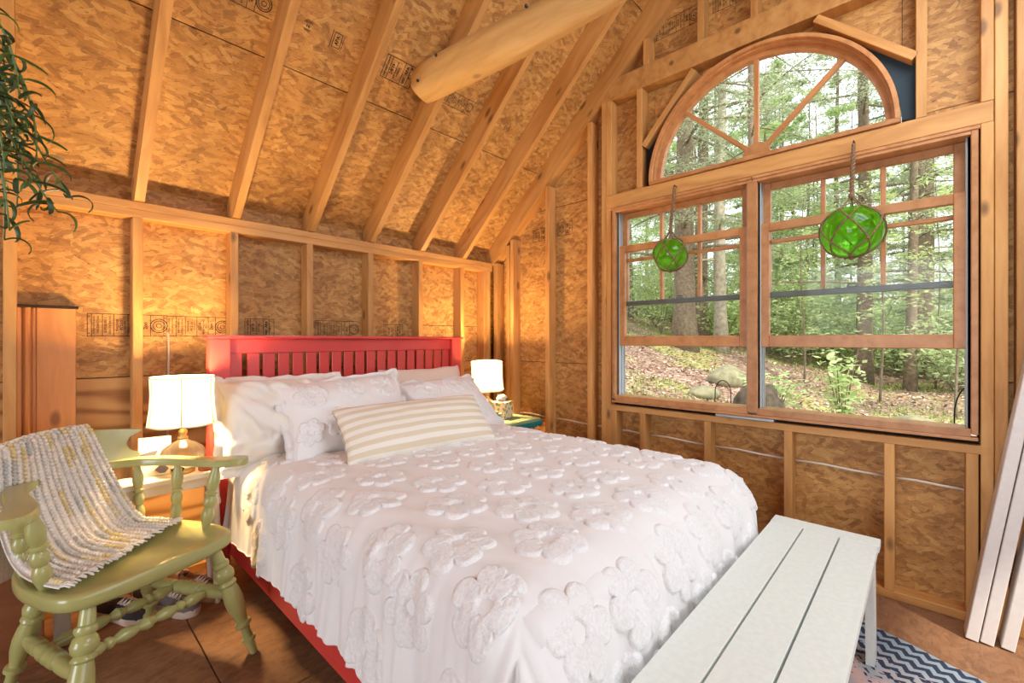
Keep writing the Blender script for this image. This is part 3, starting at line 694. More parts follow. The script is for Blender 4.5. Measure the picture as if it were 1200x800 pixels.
for k, x, d, r, s in (('a', .57, 1.03, 0, .9), ('mark', .86, 1.03, 0, 1), ('box', 1.0, 1.03, 0, 1), ('b', 1.345, 1.03, 0, 1.15), ('a', 1.76, 1.03, 0, .8), ('mark', 2.20, 1.02, PI/2, 1), ('mark', 2.33, 1.0, PI/2, .9), ('box', 2.30, .58, 0, .6), ('mark', 2.56, .98, 0, .8), ('b', .15, 1.06, 0, 1)):
    stamp(k, ceiling, R(x, d, r, s))

# ------------------------------------------------------------------ bed
bed = empty('bed_frame', (1.355, 1.5, 0), label='coral red wooden bed frame with tall slatted headboard', category='bed')
BI = Matrix.Translation((-1.355, -1.5, 0))
HX0, HX1, HY = .568, 2.142, 2.545
def bp(name, mb, mat='red_paint', **kw): return mb.build(name, mat, bed, BI, **kw)
for x0, x1 in ((HX0, HX0+.088), (HX1-.088, HX1)): bp('post', MB().box(x0, x1, HY-.03, HY+.04, 0, 1.205, .004))
bp('top_cap', MB().box(HX0-.012, HX1+.012, HY-.045, HY+.052, 1.205, 1.222, .005))
bp('top_rail', MB().box(HX0+.088, HX1-.088, HY-.012, HY+.022, 1.130, 1.205, .003))
bp('lower_rail', MB().box(HX0+.088, HX1-.088, HY-.012, HY+.022, .50, .60, .003))
n = 19; pitch = (HX1-HX0-.176)/n
for i in range(n):
    x = HX0+.088+pitch*i + (.001 if i == 0 else .009)
    bp('slat', MB().box(x, x+pitch-.017, HY-.004, HY+.014, .60, 1.132, .002))
for x in (.650, 2.062): bp('side_rail', MB().box(x, x+.028, .50, HY-.03, .145, .335, .003))
bp('foot_rail', MB().box(.650, 2.09, .472, .50, .145, .335, .003))
for x in (.652, 2.03): bp('foot_leg', MB().box(x, x+.055, .474, .53, 0, .15, .003))
for i in range(7): bp('support_slat', MB().box(.678, 2.062, .62+.28*i, .70+.28*i, .315, .333, .002), 'pine')
mt = MB().box(.69, 2.08, .56, 2.50, .336, .625, .05).build('mattress', 'white_cloth', None, smooth=True); tag(mt, 'white mattress lying on the red bed frame under the bedspread', 'mattress')

# bedspread: a cloth wrapped over the mattress; cloth coordinates (a, b), metres along the fabric
BX0, BX1, BY0, ZT = .628, 2.150, .505, .655
RS, RF = .150, .215; LS_, LF_ = .235+.225, .36+.17
ix0, ix1, iy0, iy1 = BX0+RS, BX1-RS, BY0+RF, 2.46
def spread(a, b):
    a = np.asarray(a, float); b = np.asarray(b, float)
    ex = np.where(a < ix0, a-ix0, np.where(a > ix1, a-ix1, 0.0)); ey = np.where(b < iy0, b-iy0, 0.0)
    ax, ay = np.abs(ex)/LS_, np.abs(ey)/LF_; h = np.hypot(ax, ay); sc = np.where(h > 1e-6, np.maximum(ax, ay)/np.maximum(h, 1e-6), 1.0)
    ex, ey = ex*sc, ey*sc
    r = np.hypot(ex, ey); rr = np.maximum(r, 1e-6); dx, dy = ex/rr, ey/rr
    Rr = RS*dx*dx + RF*dy*dy + 1e-6*(r < 1e-6); Rr = np.maximum(Rr, .02)
    tm = math.radians(83); th = np.minimum(r/Rr, tm); ext = np.maximum(0, r - Rr*tm)
    hor = Rr*np.sin(th) + ext*math.cos(tm); drop = Rr*(1-np.cos(th)) + ext*math.sin(tm)
    x = np.clip(a, ix0, ix1) + dx*hor; y = np.clip(b, iy0, 9) + dy*hor; z = ZT - drop
    k = np.clip(drop/.3, 0, 1)
    per = np.where(np.abs(dx) > np.abs(dy), b, a)
    # soft rumples on top, hanging folds on the sides
    z = z + (1-k)*(.010*vnoise(a*4.1, b*3.3, 1) + .006*vnoise(a*11, b*8, 2) + .0025*vnoise(a*34, b*9+a*12, 5) + .013*np.clip(1.25-a, 0, .6)*vnoise(a*26+b*9, b*6-a*3, 15)) + (1-k)*.012*np.clip(1-(np.abs(a-(ix0+ix1)/2)/.75)**2, 0, 1)
    fold = .030*vnoise(per*8.0+2.5*drop, drop*1.4, 3) + .022*vnoise(per*21+3*drop, drop*1.8, 4) + .010*vnoise(per*48+2*drop, drop*2.5, 6)
    fold = fold*np.clip(r/.16, 0, 1)*(0.45+.8*k)
    x = x + dx*fold + .0*z; y = y + dy*fold
    return np.stack([x, y, z], -1)
def spread_n(a, b, e=.004):
    p = spread(a, b); u = spread(a+e, b)-p; v = spread(a, b+e)-p; n = np.cross(u, v); return p, n/np.maximum(np.linalg.norm(n, axis=-1, keepdims=True), 1e-9)
na, nb = 230, 250
A, B_ = np.meshgrid(np.linspace(ix0-LS_, ix1+LS_, na), np.linspace(iy0-LF_, iy1, nb), indexing='ij')
P, N = spread_n(A, B_)
hem = .004*np.sin(B_*40)
top = P.reshape(-1, 3); bot = (P - N*.007).reshape(-1, 3)
F1 = grid_faces(na, nb); F2 = F1[:, ::-1] + na*nb
edge = [i*nb for i in range(na)][::-1] + []
ring_ = [(i, 0) for i in range(na)] + [(na-1, j) for j in range(1, nb)] + [(i, nb-1) for i in range(na-2, -1, -1)] + [(0, j) for j in range(nb-2, 0, -1)]
ids = [i*nb+j for i, j in ring_]; F3 = np.array([(ids[k], ids[k]+na*nb, ids[(k+1) % len(ids)]+na*nb, ids[(k+1) % len(ids)]) for k in range(len(ids))])[:, ::-1]
me = mesh_np('bedspread', np.vstack([top, bot]), np.vstack([F1, F2, F3]))
spread_o = link('bedspread', me, 'white_cloth', smooth=True)
tag(spread_o, 'white bedspread with raised tufted flowers spread over the red bed', 'bedspread')

def flower_mesh(name, fn, ca, cb, rot, rad, petals=6, nr=15, nt=96, hgt=.0088, seed=0):
    """tufted flower: polar patch laid on the surface fn(a, b) -> points, normals"""
    th = np.linspace(0, 2*PI, nt, endpoint=False); lob = np.abs(np.cos(petals*(th)/2))**.55
    Rm = rad*(.66 + .34*lob)*(1+.05*vnoise(th*3, th*0+seed, 8)); r0 = rad*.17
    # closed ribbon: outer foot, up, across, down to the hole
    t = np.linspace(0, 1, nr)
    prof = np.clip(np.minimum(t, 1-t)*7, 0, 1)**.5
    T, TH_ = np.meshgrid(t, th, indexing='ij'); RR = r0 + (Rm[None, :]-r0)*T
    a = ca + RR*np.cos(TH_+rot); b = cb + RR*np.sin(TH_+rot)
    p, nn = fn(a, b)
    bumps = .0022*vnoise(a*260, b*260, seed) + .0036*vnoise(a*110, b*110, seed+1)
    h = prof[:, None]*(hgt + bumps) - .0015*(1-prof[:, None])
    v = p + nn*h[..., None]
    f = grid_faces(nr, nt, closed_v=True); q = v.reshape(-1, 3); mid = (nr//2)*nt; k = f[(nr//2)*nt]
    if np.dot(np.cross(q[k[1]]-q[k[0]], q[k[2]]-q[k[0]]), nn.reshape(-1, 3)[k[0]]) < 0: f = f[:, ::-1]
    return mesh_np(name, q, f)
rng = random.Random(11); k = 0
# staggered rows in cloth coordinates
rows = []; b = iy0-LF_+.12; j = 0
while b < 2.22:
    a = ix0-LS_+.10 + (.125 if j % 2 else 0)
    while a < ix1+LS_-.06:
        rows.append((a+rng.uniform(-.025, .025), b+rng.uniform(-.025, .025))); a += .248
    b += .205; j += 1
for a, b in rows:
    ox = max(0, ix0-a, a-ix1); oy = max(0, iy0-b)
    if ox > .06 and oy > .06: continue
    k += 1
    me = flower_mesh('tufted_flower', spread_n, a, b, rng.uniform(0, 6.28), rng.uniform(.098, .112), seed=k)
    link('tufted_flower', me, 'chenille', spread_o, smooth=True)

# ------------------------------------------------------------------ pillows
def pillow(name, label, W, H, T, mtx, mat, flange=0.0, wr=.008, seed=0, nu=56, nv=44, flowers=None, group=None, crumple=0.0, pinch=.07):
    def fn(u, v, side=1):      # u, v in -1..1 over the stuffed part
        u = np.asarray(u, float); v = np.asarray(v, float)
        uc, vc = np.clip(u, -1, 1), np.clip(v, -1, 1)
        x = W/2*uc*(1-pinch*np.cos(vc*PI/2)) + (u-uc); y = H/2*vc*(1-pinch*np.cos(uc*PI/2)) + (v-vc)
        e = np.clip((1-uc**2)*(1-vc**2), 0, 1)
        z = side*T/2*e**.38
        d = np.clip(e*6, 0, 1)
        z = z + side*d*(wr*vnoise(u*2.3+seed, v*2.0, seed) + wr*.6*vnoise(u*5+v*2, v*4.2-u, seed+3)) + side*wr*.5*d*vnoise(u*11+v*6, v*3, seed+5)
        if crumple:
            q = vnoise(u*1.9+v*1.1+seed, v*1.3-u*1.2, seed+9); q2 = vnoise(u*3.4-v*2.2, v*2.6+u*1.3, seed+12); f_ = lambda k: 1-np.sqrt((k*3.2)**2+.03); z = z + side*d*crumple*1.6*f_(q) + side*d*crumple*.8*f_(q2)
        z = z + .006*vnoise(u*7, v*7, seed+4)*(1-d)*(1+6*(flange > 0))*(np.maximum(abs(u), abs(v)) > .97)
        x = x + .006*vnoise(u*6, v*6+9, seed+6)*(1-d); y = y + .006*vnoise(u*6+5, v*6, seed+7)*(1-d)
        return np.stack([x, y, z], -1)
    us = np.sin(np.linspace(-1, 1, nu)*PI/2); vs = np.sin(np.linspace(-1, 1, nv)*PI/2)
    if flange:
        us = np.concatenate([[-1-flange, -1-flange*.5], us, [1+flange*.5, 1+flange]]); vs = np.concatenate([[-1-flange, -1-flange*.5], vs, [1+flange*.5, 1+flange]])
    U, V = np.meshgrid(us, vs, indexing='ij'); a = fn(U, V, 1); bk = fn(U, V, -1); bk[..., 2] -= .0035; a[..., 2] += .0
    mu, mv = len(us), len(vs); F1 = grid_faces(mu, mv); F2 = F1[:, ::-1]+mu*mv
    rg = [(i, 0) for i in range(mu)] + [(mu-1, j) for j in range(1, mv)] + [(i, mv-1) for i in range(mu-2, -1, -1)] + [(0, j) for j in range(mv-2, 0, -1)]
    ids = [i*mv+j for i, j in rg]; F3 = np.array([(ids[k], ids[k]+mu*mv, ids[(k+1) % len(ids)]+mu*mv, ids[(k+1) % len(ids)]) for k in range(len(ids))])[:, ::-1]
    me = mesh_np(name, np.vstack([a.reshape(-1, 3), bk.reshape(-1, 3)]), np.vstack([F1, F2, F3]))
    o = link(name, me, mat, None, mtx, smooth=True); tag(o, label, 'pillow', group)
    for i, (fa, fb_, fr) in enumerate(flowers or []):
        def sf(x, y):
            u, v = x/(W/2), y/(H/2); p = fn(u, v); e = .01; pu = fn(u+e, v)-p; pv = fn(u, v+e)-p; n = np.cross(pu, pv); return p, n/np.maximum(np.linalg.norm(n, axis=-1, keepdims=True), 1e-9)
        link('tufted_flower', flower_mesh('tufted_flower', sf, fa, fb_, i*1.3, fr, nr=11, nt=80, hgt=.0075, seed=seed*10+i), 'chenille', o, smooth=True)
    return o
def lean(cx, cy, cz, ang, yaw=0, roll=0):
    """x along the bed, y up the pillow, z out of its face (towards the foot of the bed and up)"""
    m = Matrix.Translation((cx, cy, cz)) @ Matrix.Rotation(math.radians(yaw), 4, 'Z') @ Matrix.Rotation(math.radians(90-ang), 4, 'X') @ Matrix.Rotation(math.radians(roll), 4, 'Z')
    return m
pillow('pillow', 'crinkled white pillow with a loose flange beside the left lamp', .56, .43, .26, lean(.855, 2.375, .795, 26, -5, -1), 'crinkle_cloth', .035, wr=.030, seed=3, crumple=.020, nu=90, nv=70)
pillow('pillow', 'pale peach pillow behind the right flowered sham, only its top showing', .64, .42, .15, lean(1.76, 2.415, .815, 18, 0, 0), 'peach_cloth', 0, seed=5)
pillow('sham', 'flowered white sham on the left, in front of the crinkled pillow', .66, .42, .20, lean(1.115, 2.20, .815, 38, -4, 3), 'white_cloth', .03, wr=.010, seed=8, group='flowered pillow shams',
       flowers=[(-.20, .10, .085), (.02, .12, .085), (.21, .11, .085), (-.10, -.08, .085), (.12, -.09, .085), (-.25, -.10, .07), (.27, -.06, .06)])
pillow('sham', 'flowered white sham on the right, beside the lamp with the tissue box', .62, .42, .20, lean(1.775, 2.17, .785, 46, 5, 1), 'white_cloth', .03, wr=.010, seed=13, group='flowered pillow shams',
       flowers=[(-.19, .10, .085), (.02, .11, .085), (.21, .10, .080), (-.08, -.08, .085), (.14, -.09, .085)])
pillow('lumbar_pillow', 'long beige and cream striped lumbar pillow in front of the shams', .80, .30, .17, lean(1.325, 1.875, .765, 44, -8, 1), 'stripe_cloth', 0, wr=.007, seed=21, nu=70, pinch=.04)

# ------------------------------------------------------------------ bench at the foot of the bed
bench = empty('bench', (1.45, .305, 0), label='long off-white plank bench at the foot of the bed', category='bench')
BN = Matrix.Translation((-1.45, -.305, 0))
by0, by1, bx0, bx1 = .128, .478, .70, 2.170
pw = (by1-by0)/3
for i in range(3): MB().box(bx0+.085, bx1-.0835, by0+pw*i+.003, by0+pw*(i+1)-.003, .424, .450, .001).build('plank', 'bench_paint', bench, BN)
for x0, x1 in ((bx0, bx0+.083), (bx1-.082, bx1)): MB().box(x0, x1, by0, by1, .424, .450, .0025).build('end_cap', 'bench_paint', bench, BN)
MB().box(bx0+.05, bx1-.05, by0+.03, by1-.03, .390, .398).build('gap_shade_board', 'bench_gap', bench, BN)  # dark board added so the gaps between planks look shaded
for y in (by0+.022, by1-.042): MB().box(bx0+.06, bx1-.06, y, y+.02, .345, .424, .002).build('apron', 'bench_paint', bench, BN)
for sx, x in ((-1, bx0+.10), (1, bx1-.10)):
    for sy, y in ((-1, by0+.025), (1, by1-.025)):
        m = MB(); v = []
        for z, w2, ox in ((.424, .045, 0), (0.0, .045, .055)):
            cx = x + sx*ox; cy = y; v += [(cx-w2, cy-.013, z), (cx+w2, cy-.013, z), (cx+w2, cy+.013, z), (cx-w2, cy+.013, z)]
        m.add(v, [(0, 1, 2, 3), (7, 6, 5, 4), (0, 4, 5, 1), (1, 5, 6, 2), (2, 6, 7, 3), (3, 7, 4, 0)]).build('leg', 'bench_paint', bench, BN)
    MB().box(x-.012, x+.012, by0+.04, by1-.04, .30, .345, .002).build('cross_rail', 'bench_paint', bench, BN)

# ------------------------------------------------------------------ rug
e1 = Vector((-.39, -.92, 0)).normalized(); e2 = Vector((.92, -.39, 0)).normalized()   # e1 along the seen edge, e2 outwards
rm = basis(e1, e2, (2.425, .258, 0)); 
v = []; f = []; nx, ny = 60, 40
for i in range(nx+1):
    for j in range(ny+1):
        x = -.12+1.3*i/nx; y = -.85*j/ny; v.append((x + .003*math.sin(y*40), y + .003*math.sin(x*33), .009))
nn = (nx+1)*(ny+1); v += [(a, b, .0008) for a, b, c in v]
idx = lambda i, j: i*(ny+1)+j
for i in range(nx):
    for j in range(ny): f += [(idx(i, j), idx(i, j+1), idx(i+1, j+1), idx(i+1, j)), (nn+idx(i, j), nn+idx(i+1, j), nn+idx(i+1, j+1), nn+idx(i, j+1))]
for i in range(nx): f += [(idx(i, 0), idx(i+1, 0), nn+idx(i+1, 0), nn+idx(i, 0)), (idx(i+1, ny), idx(i, ny), nn+idx(i, ny), nn+idx(i+1, ny))]
for j in range(ny): f += [(idx(0, j+1), idx(0, j), nn+idx(0, j), nn+idx(0, j+1)), (idx(nx, j), idx(nx, j+1), nn+idx(nx, j+1), nn+idx(nx, j))]
rug = MB().add(v, f).build('rug', 'rug', None, rm); tag(rug, 'woven rug with dark blue zigzag border under the bench', 'rug')

# ------------------------------------------------------------------ painted boards leaning against the window wall
for i, (y, dx, ln, tilt, lab) in enumerate(((-.128, 0, 1.78, .150, 'white painted board leaning on the wall, outermost beside the window'), (-.170, .004, 1.74, .150, 'white painted board leaning on the wall, middle one of three'), (-.226, .012, 1.76, .152, 'white painted board leaning on the wall, last one past the dark gap'))):
    p0 = Vector((2.588+dx, y, .004)); d = Vector((.035, -tilt, 1)).normalized()
    bd = MB().box(-.048, .048, -.0185, .0185, 0, ln, .0025)
    z = d; x = Vector((1, 0, 0)); x = (x - z*x.dot(z)).normalized(); yv = z.cross(x); m = Matrix((x, yv, z)).transposed().to_4x4(); m.translation = p0
    o = bd.build('board', 'white_board', None, m); tag(o, lab, 'board', 'white boards leaning on the window wall')

# ------------------------------------------------------------------ glass floats hanging from the header
def glass_float(x, y, z, r, hook_z, label, sq=1.0):
    t = empty('glass_float', (x, y, hook_z), label=label, category='glass float', group='green glass floats hanging at the window')
    I = Matrix.Translation((-x, -y, -hook_z))
    MB().sphere((x, y, z), r, 40, 26, (1, 1, sq)).build('glass_ball', 'green_glass', t, I, smooth=True)
    MB().turned((x, y, z-r*sq-.004), (x, y, z-r*sq+.014), [(0, .012), (.3, .018), (1, .016)]).build('ball_seal', 'glass_cap', t, I, smooth=True)
    N = 5; R_ = r+.004
    def pt(lon, lat): return (x+R_*math.cos(lat)*math.cos(lon), y+R_*math.cos(lat)*math.sin(lon), z+R_*sq*math.sin(lat))
    zt = z+r*sq+.045
    lats = [1.15, .40, -.45, -1.2]
    for i in range(N):
        for s in (-1, 1):
            P = [(x, y, zt), (x+.012*math.cos(2*PI*i/N), y+.012*math.sin(2*PI*i/N), zt-.012)]
            nodes = [(2*PI*i/N, 1.18)]
            for k in range(1, 4): nodes.append((2*PI*i/N + (s*PI/N if k % 2 else 0), lats[k]))
            for (l0, a0), (l1, a1) in zip(nodes[:-1], nodes[1:]):
                for q in range(6): P.append(pt(l0+(l1-l0)*q/6, a0+(a1-a0)*q/6))
            P.append(pt(*nodes[-1])); P.append((x, y, z-R_*sq))
            MB().tube(P, .0038, 6).build('net_rope', 'rope', t, I, smooth=True)
    kn = MB()
    for i in range(N):
        for k in range(1, 4): kn.sphere(pt(2*PI*i/N + (PI/N if k % 2 else 0), lats[k]), .0075, 8, 6)
    kn.sphere((x, y, zt+.004), .013, 10, 8, (1, 1, 1.2)); kn.sphere((x, y, z-R_*sq), .014, 10, 6, (1, 1, .6)); kn.build('knots', 'rope', t, I, smooth=True)['kind'] = 'stuff'
    hx = XW-.035
    m = MB(); L_ = hook_z-.012-zt
    for s in (0, PI):     # twisted pair of strands
        P = []
        for q in range(41):
            u = q/40; c = .006 if u < .8 else .004
            P.append((x+(hx-x)*u + c*math.cos(14*u*PI+s), y + c*math.sin(14*u*PI+s), zt+L_*u))
        m.tube(P, .0055, 6)
    m.build('hanging_cord', 'rope', t, I, smooth=True)
    hk = [(XW-.001, y, hook_z), (XW-.02, y, hook_z)] + [(hx+.008*math.cos(a), y, hook_z-.008+.010*math.sin(a)) for a in np.linspace(.6, 4.6, 10)]
    MB().tube(hk, .0025, 6).build('hook', 'black_metal', t, I, smooth=True)
glass_float(2.612, 1.133, 1.713, .098, 2.145, 'smaller green glass float in a rope net, hanging at the left window', 1.0)
glass_float(2.592, .258, 1.702, .122, 2.150, 'larger green glass float in a rope net, hanging at the right window', .97)

# ------------------------------------------------------------------ bedside lamps
def lamp(x, y, z0, label, tilt=(0, 0), power=9.0, rot=0):
    t = empty('table_lamp', (x, y, z0), rot, label=label, category='lamp', group='bedside lamps with pleated glass bases')
    n = 60; prof = [(.0, .040), (.012, .044), (.02, .036), (.032, .052), (.06, .078), (.085, .082), (.11, .072), (.13, .046), (.142, .022), (.15, .016)]
    v = []; 
    for h, r in prof:
        for k in range(n):
            a = 2*PI*k/n; rr = r*(1+(.07*abs(math.cos(a*7)) - .04)*(r > .045)); v.append((rr*math.cos(a), rr*math.sin(a), h))
    m = len(prof); f = [(i*n+k, i*n+(k+1) % n, (i+1)*n+(k+1) % n, (i+1)*n+k) for i in range(m-1) for k in range(n)]
    MB().add(v, f).build('glass_base', 'lamp_glass', t, smooth=True)
    MB().turned((0, 0, .148), (0, 0, .23), [(0, .018), (.1, .02), (.2, .012), (.35, .017), (.45, .017), (.6, .008), (1, .008)]).build('stem', 'brass', t, smooth=True)
    MB().turned((0, 0, -.0), (0, 0, .014), [(0, .046), (.8, .046), (1, .04)]).build('foot', 'brass', t, smooth=True)
    tm = Matrix.Translation((0, 0, .22)) @ Matrix.Rotation(tilt[0], 4, 'X') @ Matrix.Rotation(tilt[1], 4, 'Y')
    # panelled drum shade, slightly bowed
    np_, sub = 6, 8; N_ = np_*sub; rb, rt_, hs = .132, .122, .205
    v = []; f = []
    for j in range(11):
        q = j/10; r = rb+(rt_-rb)*q + .006*((2*q-1)**2 - 1)*-0.0 - .007*math.sin(PI*q)
        for k in range(N_):
            a = 2*PI*k/N_; fr = (k % sub)/sub; rr = r*(1-.035*math.sin(PI*fr)); v.append((rr*math.cos(a), rr*math.sin(a), hs*q + .006*math.sin(PI*fr)*(-1 if j == 0 else 0)))
    f = [(j*N_+k, j*N_+(k+1) % N_, (j+1)*N_+(k+1) % N_, (j+1)*N_+k) for j in range(10) for k in range(N_)]
    sh = MB().add(v, f).build('shade', 'shade', t, tm, smooth=True)
    for j, zz in ((0, 0), (10, hs)):
        P = [Vector(v[j*N_+k]) for k in range(N_)] + [Vector(v[j*N_])]; MB().tube(P, .003, 6).build('trim_ring', 'table_paint', sh, smooth=True)
    for p in range(np_):
        MB().tube([Vector(v[j*N_+p*sub])*1.0 for j in range(11)], .0022, 5).build('rib', 'crinkle_dark', sh)
    MB().tube([(0, 0, .10), (0, 0, .195)], .006, 8).build('socket', 'brass', t, Matrix.Translation((0, 0, .13)))
    MB().sphere((0, 0, .352), .030, 16, 12, (1, 1, 1.25)).build('bulb', 'bulb', t, smooth=True)
    l = light('lamp_light', 'POINT', (0, 0, .352), (0, 0, 0), power, (1.0, .68, .31), shadow_soft_size=.042); l.parent = t
    return t
plain('crinkle_dark', lin(150, 120, 84), 0.9)

# ------------------------------------------------------------------ green captain's chair
chair = empty('captains_chair', (.2285, 2.029, 0), math.radians(21), label='green painted captain\'s chair with turned legs, a knitted throw over its back', category='chair')
def cp(name, mb, smooth=True, sharp=40): return mb.build(name, 'green_paint', chair, None, smooth, sharp)
LEGP = [(0, .020), (.10, .024), (.15, .025), (.16, .033), (.18, .035), (.20, .032), (.21, .026), (.225, .035), (.265, .041), (.305, .037), (.325, .027), (.34, .035), (.355, .036), (.37, .030), (.42, .035), (.50, .039), (.58, .036), (.66, .026), (.70, .022), (.71, .033), (.735, .034), (.755, .022), (.80, .019), (.85, .020), (.86, .029), (.88, .029), (.895, .019), (1, .016)]
STRP = [(0, .010), (.05, .014), (.14, .024), (.19, .024), (.22, .014), (.24, .022), (.26, .022), (.28, .014), (.34, .025), (.40, .022), (.44, .013), (.50, .025), (.56, .013), (.60, .022), (.66, .025), (.72, .014), (.74, .022), (.76, .022), (.78, .014), (.81, .024), (.86, .024), (.95, .014), (1, .010)]
SIDP = [(0, .012), (.08, .024), (.20, .031), (.30, .031), (.31, .024), (.36, .024), (.37, .032), (.42, .034), (.45, .028), (.48, .034), (.52, .034), (.55, .028), (.58, .034), (.63, .032), (.64, .024), (.69, .024), (.70, .031), (.80, .031), (.92, .024), (1, .012)]
POSP = [(0, .013), (.06, .017), (.16, .024), (.24, .025), (.30, .020), (.33, .015), (.35, .021), (.40, .025), (.46, .025), (.51, .019), (.53, .015), (.545, .023), (.575, .024), (.60, .017), (.66, .022), (.74, .026), (.82, .024), (.92, .016), (1, .013)]
sc_ = lambda P, k: [(t, r*k) for t, r in P]
lt = {(1, -1): ((.185, -.145, .428), (.272, -.25, 0)), (-1, -1): ((-.185, -.145, .428), (-.272, -.25, 0)), (1, 1): ((.15, .17, .428), (.215, .29, 0)), (-1, 1): ((-.15, .17, .428), (-.215, .29, 0))}
for p0, p1 in lt.values(): cp('leg', MB().turned(p0, p1, sc_(LEGP, .82), 20))
at_ = lambda k, z: Vector(lt[k][0]).lerp(Vector(lt[k][1]), (.428-z)/.428)
sd = {}
for s in (1, -1):
    a, b = at_((s, -1), .235), at_((s, 1), .215); sd[s] = (a, b); cp('side_stretcher', MB().turned(a, b, sc_(SIDP, .76), 16))
for q in (.26, .66): cp('cross_stretcher', MB().turned(sd[-1][0].lerp(sd[-1][1], q), sd[1][0].lerp(sd[1][1], q), sc_(STRP, .85), 16))
# saddle seat
half = [(0, -.212), (.09, -.208), (.17, -.196), (.225, -.178), (.252, -.150), (.266, -.10), (.270, -.03), (.264, .06), (.240, .16), (.195, .245), (.12, .30), (0, .318)]
out = half + [(-x, y) for x, y in half[-2:0:-1]]
def smooth_loop(P, k):
    n = len(P); o = []
    for i in range(n):
        p0, p1, p2, p3 = [np.array(P[(i+j) % n]) for j in (-1, 0, 1, 2)]
        for q in range(k):
            t = q/k; o.append(.5*((2*p1)+(-p0+p2)*t+(2*p0-5*p1+4*p2-p3)*t*t+(-p0+3*p1-3*p2+p3)*t**3))
    return np.array(o)
OL = smooth_loop(out, 4); n = len(OL); ctr = np.array([0, .04])
rings = [(.90, .412), (.97, .416), (.995, .424), (1.0, .436), (1.0, .450), (.992, .458), (.975, .4615)] + [(r, None) for r in (.9, .8, .65, .5, .35, .2, .08)]
v = []
for r, z in rings:
    for p in OL:
        q = ctr + (p-ctr)*r; x, y = q
        if z is None:
            k = min(1, (1-r)/.45); zz = .4615 - .016*k*k*(3-2*k) + .010*math.exp(-(x/.05)**2)*max(0, (-y+.02)/.23) + .004*(y > .1)*(y-.1)
        else: zz = z + (.006*math.exp(-(x/.10)**2) if y < -.15 and z > .43 else 0)
        v.append((x, y, zz))
m = len(rings); f = [(i*n+k, i*n+(k+1) % n, (i+1)*n+(k+1) % n, (i+1)*n+k) for i in range(m-1) for k in range(n)] + [tuple(range(n-1, -1, -1)), tuple((m-1)*n+k for k in range(n))]
cp('seat', MB().add(v, f), True, 60)
# bent arm rail
hp = [(.345, -.115, .030), (.338, -.105, .062), (.318, -.075, .084), (.288, -.025, .080), (.262, .04, .064), (.245, .11, .056), (.222, .19, .056), (.178, .27, .058), (.10, .33, .060), (0, .35, .060)]
path = [np.array(p) for p in hp] + [np.array((-p[0], p[1], p[2])) for p in hp[-2::-1]]
PP = []
for i in range(len(path)-1):
    p0, p1, p2, p3 = path[max(i-1, 0)], path[i], path[i+1], path[min(i+2, len(path)-1)]
    for q in range(4):
        t = q/4; PP.append(.5*((2*p1)+(-p0+p2)*t+(2*p0-5*p1+4*p2-p3)*t*t+(-p0+3*p1-3*p2+p3)*t**3))
PP.append(path[-1]); v = []
for i, p in enumerate(PP):
    d = PP[min(i+1, len(PP)-1)][:2]-PP[max(i-1, 0)][:2]; d = d/np.linalg.norm(d); nn_ = np.array([-d[1], d[0]]); w2 = p[2]/2; zz = .690
    for k, z in ((-1, .003), (-1, .022), (-.86, .028), (.86, .028), (1, .022), (1, .003), (.9, 0), (-.9, 0)):
        q = p[:2]+nn_*w2*k; v.append((q[0], q[1], zz+z))
m = len(PP); f = [(i*8+k, i*8+(k+1) % 8, i*8+8+(k+1) % 8, i*8+8+k) for i in range(m-1) for k in range(8)] + [tuple(range(7, -1, -1)), tuple((m-1)*8+k for k in range(8))]
cp('arm_rail', MB().add(v, f), True, 40)
# crest with scrolled ends
def crest_pt(q, h, side):
    e = np.interp(h, [0, .08, .18, .32, .55, .8, .95, 1], [.178, .186, .184, .158, .148, .165, .196, .204]); s = q*e
    return (s, .352-1.25*s*s + .028*h + side*.011, .717 + (.128-.02*q*q)*h)
v = []; nq, nh = 41, 15
for side in (-1, 1):
    for i in range(nq):
        for j in range(nh): v.append(crest_pt(-1+2*i/(nq-1), j/(nh-1), side))
F1 = grid_faces(nq, nh).tolist(); k = nq*nh; F = F1 + [[a+k for a in q[::-1]] for q in F1]
for i in range(nq-1): F += [[i*nh, i*nh+k, (i+1)*nh+k, (i+1)*nh], [i*nh+nh-1, (i+1)*nh+nh-1, (i+1)*nh+nh-1+k, i*nh+nh-1+k]]
for j in range(nh-1): F += [[j, j+1, j+1+k, j+k], [(nq-1)*nh+j, (nq-1)*nh+j+k, (nq-1)*nh+j+1+k, (nq-1)*nh+j+1]]
cp('crest_rail', MB().add(v, F), True, 50)
for s in (1, -1):
    cp('arm_post', MB().turned((s*.236, -.025, .455), (s*.268, -.040, .692), sc_(POSP, .9), 18)); cp('arm_post', MB().turned((s*.222, .135, .455), (s*.236, .145, .692), sc_(POSP, .8), 18))
    for x, y in ((.155, .245), (.055, .285)): cp('back_spindle', MB().turned((s*x, y, .455), (s*x*1.05, y+.035, .692), sc_(POSP, .72), 14))

